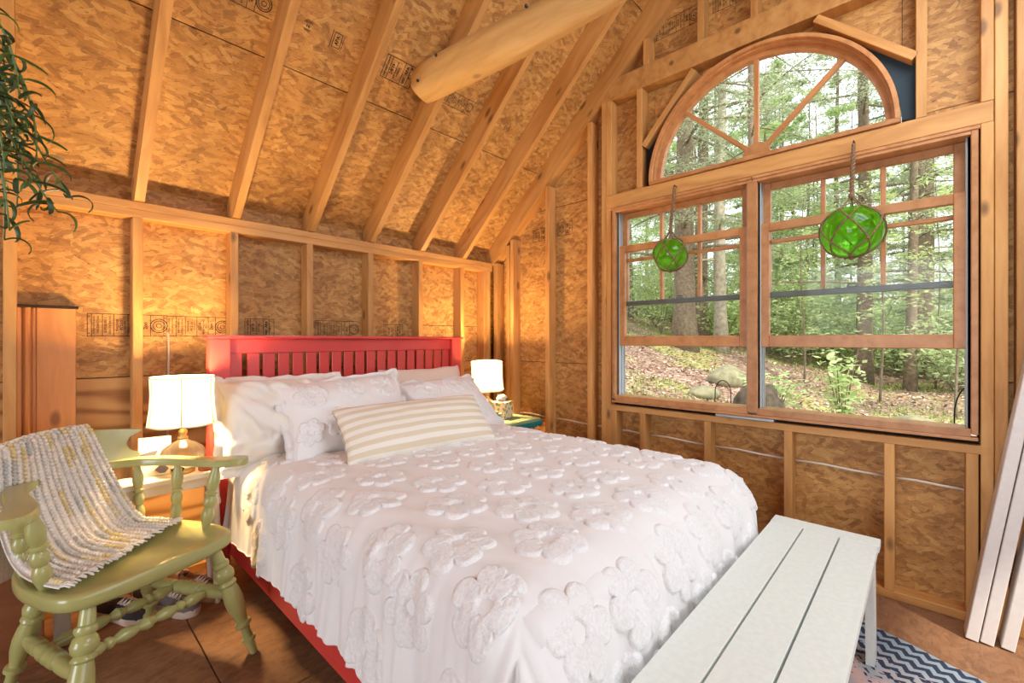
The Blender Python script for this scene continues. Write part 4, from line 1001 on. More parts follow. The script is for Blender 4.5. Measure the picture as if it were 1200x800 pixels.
# ------------------------------------------------------------------ knitted throw over the chair
th_o = empty('throw_blanket', (.2285, 2.029, 0), math.radians(21), label='cream knitted throw with yellow and grey bobble rows over the green chair', category='throw')
def lerp(a, b, t): return np.array(a)+(np.array(b)-np.array(a))*t
def throw_ctrl(t):
    xs = -.235+.285*t; q = max(-.2, xs); cb = .352-1.25*q*q + .028; ct = .717 + .128 - .02*(q/.2)**2
    return [np.array((xs-.01, cb+.055, .36)), np.array((xs, cb+.030, .70)), np.array((xs, cb+.016, ct-.01)), np.array((xs, cb, ct+.012)), np.array((xs+.004, cb-.024, ct-.008)),
            lerp((-.245, .255, .66), (.085, .305, .70), t), lerp((-.250, .175, .545), (.125, .265, .565), t), lerp((-.252, .09, .492), (.155, .225, .488), t), lerp((-.25, -.01, .478), (.19, .175, .474), t), lerp((-.235, -.10, .474), (.212, .125, .472), t)]
def throw_pt(t, s, off=0.0):
    c = throw_ctrl(t); m = len(c)-1; x = min(max(s, 0), 1)*m; i = min(int(x), m-1); u = x-i
    p0, p1, p2, p3 = c[max(i-1, 0)], c[i], c[i+1], c[min(i+2, m)]
    p = .5*((2*p1)+(-p0+p2)*u+(2*p0-5*p1+4*p2-p3)*u*u+(-p0+3*p1-3*p2+p3)*u**3)
    return p
nt_, ns_ = 70, 120
T = np.linspace(0, 1, nt_); S = np.linspace(0, 1, ns_)
G_ = np.array([[throw_pt(t, s) for s in S] for t in T])
def gnorm(G):
    n = np.cross(np.gradient(G, axis=0), np.gradient(G, axis=1)); return n/np.maximum(np.linalg.norm(n, axis=-1, keepdims=True), 1e-9)
Nn = gnorm(G_); 
if Nn[35, 60][1] > 0: Nn = -Nn
TT, SS = np.meshgrid(T, S, indexing='ij')
fold = (.008*vnoise(TT*5+SS*2.5, SS*2, 31) + .004*vnoise(TT*12+SS*3, SS*4, 32))*np.clip((SS-.36)*6, 0, 1) + .0035*np.abs(np.sin(TT*PI*18))
G2 = G_ + Nn*(fold+.003)[..., None]; top = G2.reshape(-1, 3); bot = (G2-Nn*.007).reshape(-1, 3)
F1 = grid_faces(nt_, ns_); F2 = F1[:, ::-1]+nt_*ns_
rg = [(i, 0) for i in range(nt_)] + [(nt_-1, j) for j in range(1, ns_)] + [(i, ns_-1) for i in range(nt_-2, -1, -1)] + [(0, j) for j in range(ns_-2, 0, -1)]
ids = [i*ns_+j for i, j in rg]; F3 = np.array([(ids[k], ids[k]+nt_*ns_, ids[(k+1) % len(ids)]+nt_*ns_, ids[(k+1) % len(ids)]) for k in range(len(ids))])[:, ::-1]
link('knit_cloth', mesh_np('knit_cloth', np.vstack([top, bot]), np.vstack([F1, F2, F3])), 'throw_white', th_o, smooth=True)
ico = bmesh.new(); bmesh.ops.create_icosphere(ico, subdivisions=2, radius=1); iv = np.array([q.co[:] for q in ico.verts]); ico.verts.index_update(); if_ = np.array([[q.index for q in f.verts] for f in ico.faces]); ico.free()
bv, bf, bc = [], [], []; rg_ = random.Random(5); ncol = 18
for c in range(ncol):
    t = (c+.5)/ncol; i = int(round(t*(nt_-1))); P = G2[i]; L = np.concatenate([[0], np.cumsum(np.linalg.norm(np.diff(P, axis=0), axis=1))]); q = rg_.uniform(0, .012); run = 0; col = None
    while q < L[-1]:
        if run <= 0:
            run = rg_.randint(4, 11); col = rg_.choice([lin(236, 228, 216), lin(234, 224, 210), lin(234, 226, 214), lin(230, 216, 176), lin(224, 204, 146), lin(190, 190, 186), lin(222, 218, 210), lin(234, 226, 214)])
        s = np.interp(q, L, np.arange(ns_)); j = int(s); p = P[j] + (P[min(j+1, ns_-1)]-P[j])*(s-j) + Nn[i, j]*.003
        r = rg_.uniform(.0058, .0076); bv.append(p + iv*r); bf.append(if_ + len(bf)*len(iv)); cc = np.tile(np.array(col)*rg_.uniform(.9, 1.05), (len(iv), 1)); bc.append(cc); q += rg_.uniform(.0115, .0145); run -= 1
me = mesh_np('bobbles', np.vstack(bv), np.vstack(bf)); vcol(me, np.vstack(bc)); o = link('bobbles', me, 'bobble', th_o, smooth=True); o['kind'] = 'stuff'; o['label'] = 'rows of yellow, grey and cream bobbles'
m = MB()
for i in range(64):
    t = (i+.5)/64; p = G2[int(t*(nt_-1)), -1]; a = rg_.uniform(-.6, .6); L_ = rg_.uniform(.018, .04); d = np.array((.45+a*.3, -.9+a*.3, 0)); d /= np.linalg.norm(d)
    if t > .55: d = np.array((.75+a*.2, -.6, 0)); d /= np.linalg.norm(d)
    m.tube([p, p+d*L_*.5+np.array((0, 0, .003)), p+d*L_+np.array((0, 0, -.002))], .003, 5)
o = m.build('fringe', 'throw_white', th_o, smooth=True); o['kind'] = 'stuff'

# ------------------------------------------------------------------ left bedside table and what stands on it
def side_table(name, x0, x1, y0, y1, zt, label, mat='table_paint', splay=.03):
    t = empty(name, ((x0+x1)/2, (y0+y1)/2, 0), label=label, category='table'); I = Matrix.Translation((-(x0+x1)/2, -(y0+y1)/2, 0))
    MB().box(x0, x1, y0, y1, zt-.024, zt, .004).build('tabletop', mat, t, I)
    MB().box(x0+.04, x1-.04, y0+.03, y1-.03, zt-.07, zt-.024, .002).build('apron', mat, t, I)
    P = [(0, .017), (.18, .019), (.2, .023), (.225, .023), (.24, .017), (.55, .021), (.6, .019), (.62, .024), (.65, .024), (.67, .017), (1, .012)]
    for sx, x in ((-1, x0+.05), (1, x1-.05)):
        for sy, y in ((-1, y0+.03), (1, y1-.03)): MB().turned((x, y, zt-.024), (x+sx*splay, y+sy*splay*.6, 0), P, 14).build('leg', mat, t, I, True, 40)
    return t
side_table('side_table', .10, .605, 2.352, 2.505, .608, 'narrow white side table with turned legs behind the green chair', splay=.012)
lamp(.447, 2.430, .609, 'bedside lamp on the white table left of the bed', power=105.0, rot=.3)
cardm = Matrix.Translation((.36, 2.452, .6095)) @ Matrix.Rotation(math.radians(-14), 4, 'Z') @ Matrix.Rotation(math.radians(-12), 4, 'X')
cdo = empty('picture_card', label='square picture card in pink, navy and cream leaning beside the left lamp', category='picture'); cdo.matrix_world = cardm
MB().box(-.068, .045, -.004, .004, 0, .165, .001).build('card', 'paper_white', cdo)
MB().box(-.062, .039, -.0050, -.0042, .008, .150).build('picture_print', 'print', cdo)
fg = empty('figurine', (.418, 2.375, .608), label='small black figurine on the white table in front of the lamp', category='figurine')
m = MB(); m.turned((0, 0, 0), (0, 0, .045), [(0, .016), (.08, .017), (.16, .008), (.4, .011), (.7, .013), (.9, .007), (1, .004)]); m.build('figure_body', 'figure_black', fg, smooth=True)
m = MB(); m.sphere((0, 0, .054), .012, 14, 10); m.build('figure_head', 'figure_black', fg, smooth=True)
m = MB(); 
for s in (-1, 1): m.tube([(s*.010, 0, .038), (s*.021, -.004, .030), (s*.014, -.012, .022)], .0035, 6); m.sphere((s*.010, 0, .066), .006, 10, 8)
m.build('figure_arms_and_ears', 'figure_black', fg, smooth=True)
o = MB().turned((.528, 2.40, .6085), (.528, 2.40, .638), [(0, .026), (.1, .030), (.7, .030), (.8, .027), (1, .026)], 20).build('candle_tin', 'book_red', None, smooth=True); tag(o, 'low rust-red tin at the right end of the white side table', 'tin')

# pine panel standing in the first bay, with beaded edge and a dark strip on top
pp = empty('pine_panel', (.035, 2.80, 0), label='beaded pine panel standing between the studs at the far left', category='panel')
prof = [(-.090, .0), (-.090, .022), (-.079, .022), (-.077, .014), (-.074, .014), (-.072, .026), (-.066, .030), (-.058, .030), (-.053, .026), (-.051, .014), (-.047, .014), (-.045, .022), (-.041, .022), (-.039, .017), (-.036, .017), (-.034, .022), (.086, .022), (.088, .018), (.088, 0)]
B2 = basis((0, 0, 1), (1, 0, 0), (0, 0, .67))     # local X runs up the board
MB().prism([(x, y) for x, y in prof], 'x', -.668, .668).build('board', 'pine_board', pp, Matrix(((0, 1, 0, 0), (0, 0, -1, .03), (1, 0, 0, .67), (0, 0, 0, 1))))
MB().box(-.092, .095, -.010, .034, 1.3385, 1.350, .001).build('top_strip', 'joint_dark', pp)

cr = empty('wooden_crate', (-.12, 2.54, 0), label='brown wooden crate on the floor behind the green chair', category='crate')
for a in ((-.14, .14, -.13, -.115), (-.14, .14, .115, .13)): MB().box(*a, 0, .38, .003).build('side_panel', 'crate_wood', cr)
for a in ((-.14, -.126, -.115, .115), (.126, .14, -.115, .115)): MB().box(*a, 0, .38, .003).build('end_panel', 'crate_wood', cr)
MB().box(-.126, .126, -.115, .115, .0, .012).build('bottom_panel', 'crate_wood', cr); MB().box(-.145, .145, -.135, .135, .381, .395, .003).build('lid', 'crate_wood', cr)
sb_ = MB().box(.045, .095, 2.50, 2.515, 0, .30, .002).build('grey_board', 'bench_paint', None); tag(sb_, 'short pale board standing beside the brown crate under the chair', 'board')

# ------------------------------------------------------------------ shoes under the chair and the white table
def shoe(x, y, rot, mat, label, L=.27, W_=.095, opened=.5):
    t = empty('shoe', (x, y, 0), rot, label=label, category='shoe', group='shoes under the chair')
    n = 30
    def width(u): return W_*np.interp(u, [0, .06, .2, .45, .7, .88, .97, 1], [.30, .62, .70, .68, .96, .86, .5, .16])/1.0
    U = np.linspace(0, 1, 24); sole = []; N_ = 24
    ol = [(L*(u-.5), width(u)/2) for u in U] + [(L*(u-.5), -width(u)/2) for u in U[::-1]]
    m = MB(); rings = []
    for z, k in ((0, .94), (.006, 1.0), (.024, 1.02), (.030, .98)):
        rings.append([(px*(1 if k > 1 else .99), py*k, z + .010*max(0, (px/L-.3)) + (.004 if px < 0 else 0)*(z > 0)) for px, py in ol])
    v = [p for r in rings for p in r]; nn = len(ol); f = [(i*nn+k, i*nn+(k+1) % nn, (i+1)*nn+(k+1) % nn, (i+1)*nn+k) for i in range(3) for k in range(nn)] + [tuple(range(nn-1, -1, -1)), tuple(3*nn+k for k in range(nn))]
    m.add(v, f).build('sole', 'sole_white', t, smooth=True, sharp=50)
    v = []; ks = 15; rows_ = 20
    for i in range(rows_):
        u = .015 + .97*i/(rows_-1); w2 = width(u)/2*.98; h = np.interp(u, [0, .05, .25, .45, .6, .75, .9, 1], [.055, .066, .058, .062, .058, .046, .034, .012])
        op = np.interp(u, [0, .06, .1, .36, .44, 1], [.0, .0, .62, .62, .0, .0])      # ankle opening
        for k in range(ks):
            a = PI*k/(ks-1); cx = math.cos(a); cz = math.sin(a)**.75
            y = w2*cx*(1-.12*cz); z = .028 + h*cz
            if op and abs(cx) < op: 
                z = .028 + h*(1-op*op)**.375 - .026*(1-(abs(cx)/op)**2)
            v.append((L*(u-.5), y, z))
    f = [(i*ks+k, i*ks+k+1, (i+1)*ks+k+1, (i+1)*ks+k) for i in range(rows_-1) for k in range(ks-1)] + [tuple(range(ks)), tuple((rows_-1)*ks+k for k in range(ks-1, -1, -1))]
    up = MB().add(v, f).build('upper', mat, t, smooth=True)
    m = MB()
    for i in range(4):
        u = .48+.065*i; h = .028+np.interp(u, [.45, .6, .75, .9], [.062, .058, .046, .034]); x_ = L*(u-.5)
        m.tube([(x_, -.026, h-.010), (x_+.006, 0, h+.003), (x_+.012, .026, h-.010)], .0026, 5); m.tube([(x_, .026, h-.010), (x_+.006, 0, h+.004), (x_+.012, -.026, h-.010)], .0026, 5)
    m.build('laces', 'lace', up, smooth=True)
    MB().box(-L*.49, -L*.40, -.020, .020, .05, .082, .008).build('heel_tab', 'shoe_dark', up)
shoe(.415, 2.44, math.radians(-62), 'shoe_grey', 'grey shoe with a pale sole, nearest one under the chair')
shoe(.530, 2.50, math.radians(-68), 'shoe_tan', 'tan laced shoe standing right of the grey one, near the bed')
shoe(.260, 2.52, math.radians(-58), 'shoe_dark', 'dark shoe with a pale sole beside the pale board')
shoe(.475, 2.70, math.radians(-80), 'shoe_tan', 'tan shoe against the wall under the white table')
shoe(.340, 2.70, math.radians(-85), 'shoe_dark', 'dark shoe against the wall behind the front pair')

# ------------------------------------------------------------------ right nightstand
side_table('nightstand', 2.245, 2.640, 2.165, 2.56, .596, 'nightstand under a green cloth between the bed and the window wall', mat='pine', splay=.0)
tc = empty('table_runner', (2.4425, 2.3625, .597), label='sage green cloth with a teal edge covering the right nightstand', category='cloth')
def drape(x0, x1, y0, y1, zt, dr, name, mat, z1=None):
    nx, ny = 44, 44; X = np.linspace(-1, 1, nx); Y = np.linspace(-1, 1, ny); v = []
    hx, hy = (x1-x0)/2, (y1-y0)/2
    for a in X:
        for b in Y:
            x, y = a*(hx+dr), b*(hy+dr); ox, oy = max(0, abs(x)-hx), max(0, abs(y)-hy); o_ = math.hypot(ox, oy)
            px = math.copysign(min(abs(x), hx+.004+.1*ox), x); py = math.copysign(min(abs(y), hy+.004+.1*oy), y)
            v.append((px, py, zt - max(ox, oy) + .003*math.sin(y*70+x*60)*(o_ > 0)*0 + .0015))
    F1 = grid_faces(nx, ny).tolist(); k = nx*ny; v2 = [(p[0]*.992, p[1]*.992, p[2]-.004) for p in v]
    return MB().add(v+v2, F1+[[q+k for q in f[::-1]] for f in F1])
drape(2.245, 2.640, 2.165, 2.56, .003, .018, 'cloth_top', 'sage_cloth').build('cloth_top', 'sage_cloth', tc, smooth=True, sharp=60)
hx, hy = .1975+.006, .1975+.006; m = MB()
for (ax, ay, bx_, by_) in ((-hx, -hy, hx, -hy), (hx, -hy, hx, hy), (hx, hy, -hx, hy), (-hx, hy, -hx, -hy)):
    for i in range(30):
        t = (i+.5)/30; x, y = ax+(bx_-ax)*t, ay+(by_-ay)*t; l = .036+.008*math.sin(i*2.1); m.tube([(x, y, -.014), (x*1.012, y*1.012, -.03), (x*1.006, y*1.006, -.014-l)], .0075, 6)
o = m.build('teal_fringe', 'teal_cloth', tc, smooth=True); o['kind'] = 'stuff'; o['label'] = 'teal fringe around the cloth'
lamp(2.365, 2.47, .6045, 'bedside lamp with a tilted shade on the green cloth right of the bed', tilt=(math.radians(3), math.radians(-4)), power=105.0)
tb = empty('tissue_box', (2.435, 2.385, .6045), math.radians(15), label='cream tissue box printed with green and yellow flowers on the right nightstand', category='tissue box')
MB().box(-.063, .063, -.063, .063, 0, .124, .003).build('box', 'floral', tb)
v = []; n = 18
for j in range(7):
    for k in range(n):
        a = 2*PI*k/n; r = (.018+.030*math.sin(PI*j/7*1.05))*(1+.25*math.sin(a*3+j)); v.append((r*math.cos(a), r*.7*math.sin(a), .121+.0085*j))
f = [(j*n+k, j*n+(k+1) % n, (j+1)*n+(k+1) % n, (j+1)*n+k) for j in range(6) for k in range(n)]+[tuple(6*n+k for k in range(n))]
MB().add(v, f).build('tissue', 'paper_white', tb, smooth=True)
bd = empty('bird_figurine', (2.315, 2.305, .6045), math.radians(200), label='small grey and orange bird figurine in front of the right lamp', category='figurine')
MB().sphere((0, 0, .034), .026, 18, 12, (1.25, .9, .9)).build('body', 'bird_grey', bd, smooth=True); MB().sphere((.026, 0, .060), .015, 14, 10).build('head', 'bird_grey', bd, smooth=True)
MB().turned((.038, 0, .060), (.056, 0, .057), [(0, .006), (1, .001)], 8).build('beak', 'bird_orange', bd); MB().turned((0, 0, 0), (0, 0, .018), [(0, .022), (.5, .018), (1, .010)], 14).build('base', 'bird_orange', bd, smooth=True)
MB().add([(-.022, -.012, .040), (-.022, .012, .040), (-.062, .010, .052), (-.062, -.010, .052), (-.022, -.012, .032), (-.022, .012, .032), (-.062, .010, .047), (-.062, -.010, .047)], [(0, 1, 2, 3), (7, 6, 5, 4), (0, 4, 5, 1), (1, 5, 6, 2), (2, 6, 7, 3), (3, 7, 4, 0)]).build('tail', 'bird_grey', bd)

# ------------------------------------------------------------------ hanging plant at the left edge
hp_ = empty('hanging_plant', (-.20, 1.50, 2.0), label='trailing green plant with curled strap leaves hanging at the left edge', category='plant')
I = Matrix.Translation((.20, -1.50, -2.0))
MB().turned((-.20, 1.5, 1.74), (-.20, 1.5, 1.90), [(0, .055), (.1, .06), (.85, .085), (.86, .092), (1, .092)], 24).build('pot', 'pot_clay', hp_, I, True, 40)
for k in range(3):
    a = 2*PI*k/3+.4; MB().tube([(-.20+.088*math.cos(a), 1.5+.088*math.sin(a), 1.885), (-.20+.03*math.cos(a), 1.5+.03*math.sin(a), 2.4), (-.20, 1.5, 2.72)], .003, 5).build('hanger_cord', 'rope', hp_, I)
hkz = roof_z(1.5, RD)-.03
MB().tube([(-.20, 1.5, 2.72), (-.20, 1.5, hkz)], .003, 5).build('hanger_cord', 'rope', hp_, I)
def leafmesh(curl, L=.075, W_=.0085, seed=0):
    n = 9; v = []; x = z = 0; a = .5
    for i in range(n):
        t = i/(n-1); w2 = W_/2*(math.sin(PI*(.12+.86*t))**.6); v += [(x, -w2, z+.0012), (x, 0, z-.001), (x, w2, z+.0012)]
        a -= curl*(1+1.4*t)/n; x += L/n*math.cos(a); z += L/n*math.sin(a)
    f = [(i*3+k, i*3+k+1, i*3+k+4, i*3+k+3) for i in range(n-1) for k in (0, 1)]
    k = len(v); v += [(p[0], p[1], p[2]-.0012) for p in v]; f += [tuple(q+k for q in g[::-1]) for g in f]
    return v, f
LM = []
for i, (cu, ln) in enumerate(((.7, .075), (1.6, .08), (2.8, .075), (1.2, .06), (2.0, .085), (.4, .065))):
    v, f = leafmesh(cu, ln); me = mesh_py('leaf', v, f); me.materials.append(M['leaf_plant' if i % 2 else 'leaf_plant_dark']); me.polygons.foreach_set('use_smooth', [True]*len(me.polygons)); LM.append(me)
rp = random.Random(23); nleaf = 0
stems = [((-.12, 1.46, 1.90), (-.03, 1.46, 1.86), (.005, 1.47, 1.74), (.00, 1.48, 1.60)), ((-.12, 1.52, 1.90), (-.05, 1.50, 1.82), (-.02, 1.50, 1.66), (-.03, 1.50, 1.50)), ((-.12, 1.47, 1.88), (-.07, 1.44, 1.75), (-.05, 1.46, 1.60), (-.04, 1.47, 1.44)),
         ((-.12, 1.50, 1.88), (-.03, 1.49, 1.72), (.01, 1.50, 1.62), (.055, 1.52, 1.545)), ((-.12, 1.48, 1.86), (-.04, 1.46, 1.66), (-.015, 1.47, 1.56), (.035, 1.49, 1.50)), ((-.13, 1.44, 1.90), (-.06, 1.42, 1.92), (-.03, 1.42, 1.84), (-.025, 1.43, 1.72)),
         ((-.11, 1.53, 1.86), (-.06, 1.54, 1.70), (-.045, 1.54, 1.56), (-.05, 1.55, 1.43)), ((-.12, 1.45, 1.86), (-.055, 1.45, 1.80), (-.03, 1.46, 1.68), (-.02, 1.47, 1.58)), ((-.13, 1.56, 1.90), (-.07, 1.57, 1.86), (-.04, 1.57, 1.78), (-.03, 1.57, 1.70)), ((-.12, 1.40, 1.88), (-.07, 1.39, 1.78), (-.05, 1.40, 1.66), (-.045, 1.41, 1.55))]
for st in stems:
    c = [np.array(p) for p in st]; P = [((1-t)**3)*c[0]+3*t*(1-t)**2*c[1]+3*t*t*(1-t)*c[2]+t**3*c[3] for t in np.linspace(0, 1, 16)]
    so = MB().tube(P, [.0032*(1-.5*i/15) for i in range(16)], 6).build('stem', 'leaf_plant', hp_, I, smooth=True)
    for q in range(19):
        t = .25+.75*q/18; p = P[min(15, int(t*15))]; az = q*2.4+rp.uniform(-.5, .5); m = Matrix.Translation(p) @ Matrix.Rotation(az, 4, 'Z') @ Matrix.Rotation(rp.uniform(-.2, .7), 4, 'Y') @ Matrix.Rotation(rp.uniform(-.5, .5), 4, 'X') @ Matrix.Scale(rp.uniform(.8, 1.15), 4)
        link('leaf', LM[rp.randrange(len(LM))], None, so, m); nleaf += 1

# ------------------------------------------------------------------ outdoors
def gz(x, y):
    s = np.clip((np.asarray(y, float)-1.0)/9.0, 0, 1.6); s2 = s*s*(3-2*np.clip(s, 0, 1))
    return -.52 + .030*np.clip(np.asarray(x, float)-3, -2, 40) + 2.3*s + .10*vnoise(np.asarray(x)*.45, np.asarray(y)*.45, 40) + .04*vnoise(np.asarray(x)*1.6, np.asarray(y)*1.6, 41)
gx = np.concatenate([np.linspace(-30, 2.9, 12), np.linspace(3.1, 20, 90), np.linspace(21, 70, 30)]); gy_ = np.concatenate([np.linspace(-40, -4, 16), np.linspace(-3.6, 18, 110), np.linspace(19, 60, 24)])
GX, GY = np.meshgrid(gx, gy_, indexing='ij'); GZ = gz(GX, GY); GZ = np.where(GX < 2.95, -.30, GZ)
o = link('ground', mesh_np('ground', np.stack([GX, GY, GZ], -1).reshape(-1, 3), grid_faces(len(gx), len(gy_))), 'ground', smooth=True); tag(o, kind='structure')
rs = np.random.RandomState(3)
def quads(c, ax, ln, wd, nrm_tilt=.6, rs=rs):
    """leaf quads at centres c: direction ax (n,3), length and width arrays"""
    n = len(c); up = np.stack([rs.normal(0, nrm_tilt, n), rs.normal(0, nrm_tilt, n), np.ones(n)], -1); ax = ax/np.maximum(np.linalg.norm(ax, axis=1, keepdims=True), 1e-9)
    sd = np.cross(ax, up); sd /= np.maximum(np.linalg.norm(sd, axis=1, keepdims=True), 1e-9)
    ln = np.asarray(ln).reshape(-1, 1); wd = np.asarray(wd).reshape(-1, 1)
    v = np.stack([c-ax*ln*.5, c+sd*wd*.5, c+ax*ln*.5, c-sd*wd*.5], 1).reshape(-1, 3); return v, np.arange(4*n).reshape(-1, 4)
def foliage(name, parent, c, ax, ln, wd, cols, mat='leaves', kind='stuff', tilt=.6):
    v, f = quads(c, ax, ln, wd, tilt); me = mesh_np(name, v, f); vcol(me, np.repeat(cols, 4, 0)); o = link(name, me, mat, parent); o['kind'] = kind; return o
PAL = {'hemlock': (lin(136, 150, 116), lin(196, 206, 170)), 'bright': (lin(164, 190, 120), lin(216, 228, 170)), 'mid': (lin(150, 170, 122), lin(206, 216, 168))}
def tree(name, x, y, dia, h, crown, label, group, pal='hemlock', nbr=26, leaves=3500, bark='bark', z_from=1.5, lean=(0, 0), lsize=.07):
    z0 = float(gz(x, y)); t = empty(name, (x, y, z0), label=label, category='tree', group=group)
    P = [(lean[0]*q*h + .04*math.sin(q*9+x), lean[1]*q*h + .04*math.cos(q*7+y), h*q - .25*(q == 0)) for q in np.linspace(0, 1, 14)]
    R_ = [dia/2*(1.35 if i == 0 else 1.0)*(1-.75*i/13) for i in range(14)]
    MB().tube(P, R_, 12).build('trunk', bark, t, smooth=True)
    m = MB(); C_ = []; A_ = []
    per = leaves//nbr
    for b in range(nbr):
        q = z_from/h + (1-z_from/h)*(b+.5)/nbr; az = b*2.4+rs.uniform(-.4, .4); L = crown*(1-.65*q)*rs.uniform(.7, 1.1); i = q*13; i0 = int(i); p = np.array(P[i0])+(np.array(P[min(13, i0+1)])-np.array(P[i0]))*(i-i0)
        d = np.array((math.cos(az), math.sin(az), 0)); sag = rs.uniform(.10, .30)
        BP = [p + d*L*s + np.array((0, 0, .10*L*s - sag*L*s*s)) for s in np.linspace(0, 1, 7)]
        m.tube(BP, [max(.004, dia*.10*(1-.9*s)) for s in np.linspace(0, 1, 7)], 5, False)
        # flat side sprays carry the leaves
        s = rs.uniform(.15, 1.05, per)**.8; side = np.array((-d[1], d[0], 0)); off = rs.normal(0, 1, per)*L*.20*(1.15-s*.8); k = np.clip(s*6, 0, 5.99).astype(int)
        bp_ = np.array(BP); base = bp_[k]+(bp_[k+1]-bp_[k])*(s*6-k)[:, None].clip(0, 1)
        C_.append(base + side*off[:, None] + np.stack([rs.normal(0, .05, per), rs.normal(0, .05, per), rs.normal(-.03, .07, per)-.25*np.abs(off)], -1)); A_.append(d*.6 + side*np.sign(off)[:, None]*.9 + rs.normal(0, .35, (per, 3)))
    m.build('branches', bark, t, smooth=True)
    c = np.vstack(C_); a, b = [np.array(q) for q in PAL[pal]]; u = rs.uniform(0, 1, (len(c), 1)); cols = a+(b-a)*u
    foliage('foliage', t, c, np.vstack(A_), rs.uniform(.6, 1.4, len(c))*lsize, rs.uniform(.35, .6, len(c))*lsize, cols)
    return t
big = 'big trees outside the windows'; far_ = 'slender trees deeper in the forest'
tree('tree', 13.39, 5.35, .66, 16, 3.8, 'thickest brown trunk outside, leftmost in the left window', big, nbr=44, leaves=15000, z_from=2.2)
tree('tree', 15.6, 5.65, .50, 16, 3.6, 'second thick trunk in the left window, right of the thickest one', big, nbr=40, leaves=13000, z_from=2.6)
tree('tree', 14.72, 4.75, .40, 15, 3.4, 'grey trunk at the right side of the left window', big, bark='bark_pale', nbr=40, leaves=13000, z_from=2.4)
tree('birch_tree', 15.6, 5.43, .15, 11, 2.4, 'thin pale leaning birch trunk in the left window', None, pal='mid', bark='bark_pale', nbr=24, leaves=5000, z_from=2.5, lean=(-.02, .07))
tree('tree', 19.1, .08, .60, 18, 4.2, 'grey trunk rising through all panes of the right window', big, nbr=48, leaves=17000, z_from=2.0)
tree('tree', 16.517, 1.368, .42, 16, 3.8, 'brown trunk behind the larger glass float', big, nbr=44, leaves=15000, z_from=2.4)
tree('tree', 15.9, .30, .26, 14, 3.0, 'slim trunk just left of the grey trunk in the right window', big, nbr=30, leaves=10000, z_from=2.8)
tree('tree', 18.9, .20, .30, 15, 3.0, 'slim trunk far behind the grey trunk in the right window', big, nbr=30, leaves=10000, z_from=2.6)
tree('tree', 10.45, 2.73, .20, 14, 4.2, 'tree behind the post between the windows, its branches filling the arch', big, nbr=44, leaves=24000, z_from=4.4, lsize=.075)
tree('tree', 10.42, 6.43, .34, 15, 4.6, 'tree left of the windows with branches reaching into the arched window', big, nbr=44, leaves=22000, z_from=3.8, lsize=.075)
rt2 = np.random.RandomState(17)
for i in range(46):
    an = math.radians(rt2.uniform(-6, 33) if i < 34 else (rt2.uniform(-22, -6) if i % 2 else rt2.uniform(33, 50))); d = rt2.uniform(17, 34); x, y = d*math.cos(an)+2, d*math.sin(an)
    tree('tree', x, y, rt2.uniform(.12, .3), rt2.uniform(10, 15), rt2.uniform(2.6, 3.8), 'slender leafy forest tree deep behind the big trunks outside', far_, pal=('mid', 'bright', 'hemlock')[i % 3], nbr=26, leaves=9500, z_from=rt2.uniform(.5, 1.8), lsize=.13)
for i, (x, y, lab) in enumerate(((11.6, -.42, 'thin young sapling at the right edge of the right window'), (12.8, .75, 'thin young sapling left of the grey trunk in the right window'), (13.5, 2.35, 'thin young sapling above the stump outside'), (16.5, -.2, 'thin young sapling deep behind the grey trunk'))):
    tree('sapling', x, y, .05, 5+.4*i, 1.5, lab, 'saplings outside the windows', pal='bright', nbr=22, leaves=1100, z_from=1.3, lsize=.10)
# leafy understorey
def bush(x, y, h, r, n, label, group, pal='bright', ls=.10):
    z0 = float(gz(x, y)); t = empty('bush', (x, y, z0), label=label, category='bush', group=group); m = MB(); C_, A_ = [], []
    for b in range(7):
        az = b*.9+x; d = np.array((math.cos(az)*r*.8, math.sin(az)*r*.8, h*rs.uniform(.7, 1.1))); m.tube([(0, 0, -.05), tuple(d*.5+np.array((0, 0, .1*h))), tuple(d)], [.012, .008, .003], 5)
        k = n//7; s = rs.uniform(.25, 1.05, k)[:, None]; C_.append(d*s + rs.normal(0, 1, (k, 3))*np.array((r*.35, r*.35, h*.08))); A_.append(rs.normal(0, 1, (k, 3))*np.array((1, 1, .35)))
    m.build('stems', 'bark', t); c = np.vstack(C_); a, b = [np.array(q) for q in PAL[pal]]; u = rs.uniform(0, 1, (len(c), 1))
    foliage('foliage', t, c, np.vstack(A_), rs.uniform(.6, 1.4, len(c))*ls, rs.uniform(.4, .7, len(c))*ls, a+(b-a)*u)
bush(8.2, .93, 1.35, .26, 320, 'bright green young bush in the middle of the right window', None, ls=.12)
bush(8.6, 1.9, .8, .4, 350, 'low pale green bush left of the bright bush outside', None, ls=.11)
for i in range(40):
    an = math.radians(rt2.uniform(-5, 32)); d = rt2.uniform(15, 27); bush(d*math.cos(an)+1, d*math.sin(an), rt2.uniform(1.4, 3.4), rt2.uniform(.7, 1.5), 1500, 'light green understorey bush between the trunks outside', 'understorey bushes outside', pal=('bright', 'mid')[i % 2], ls=.14)
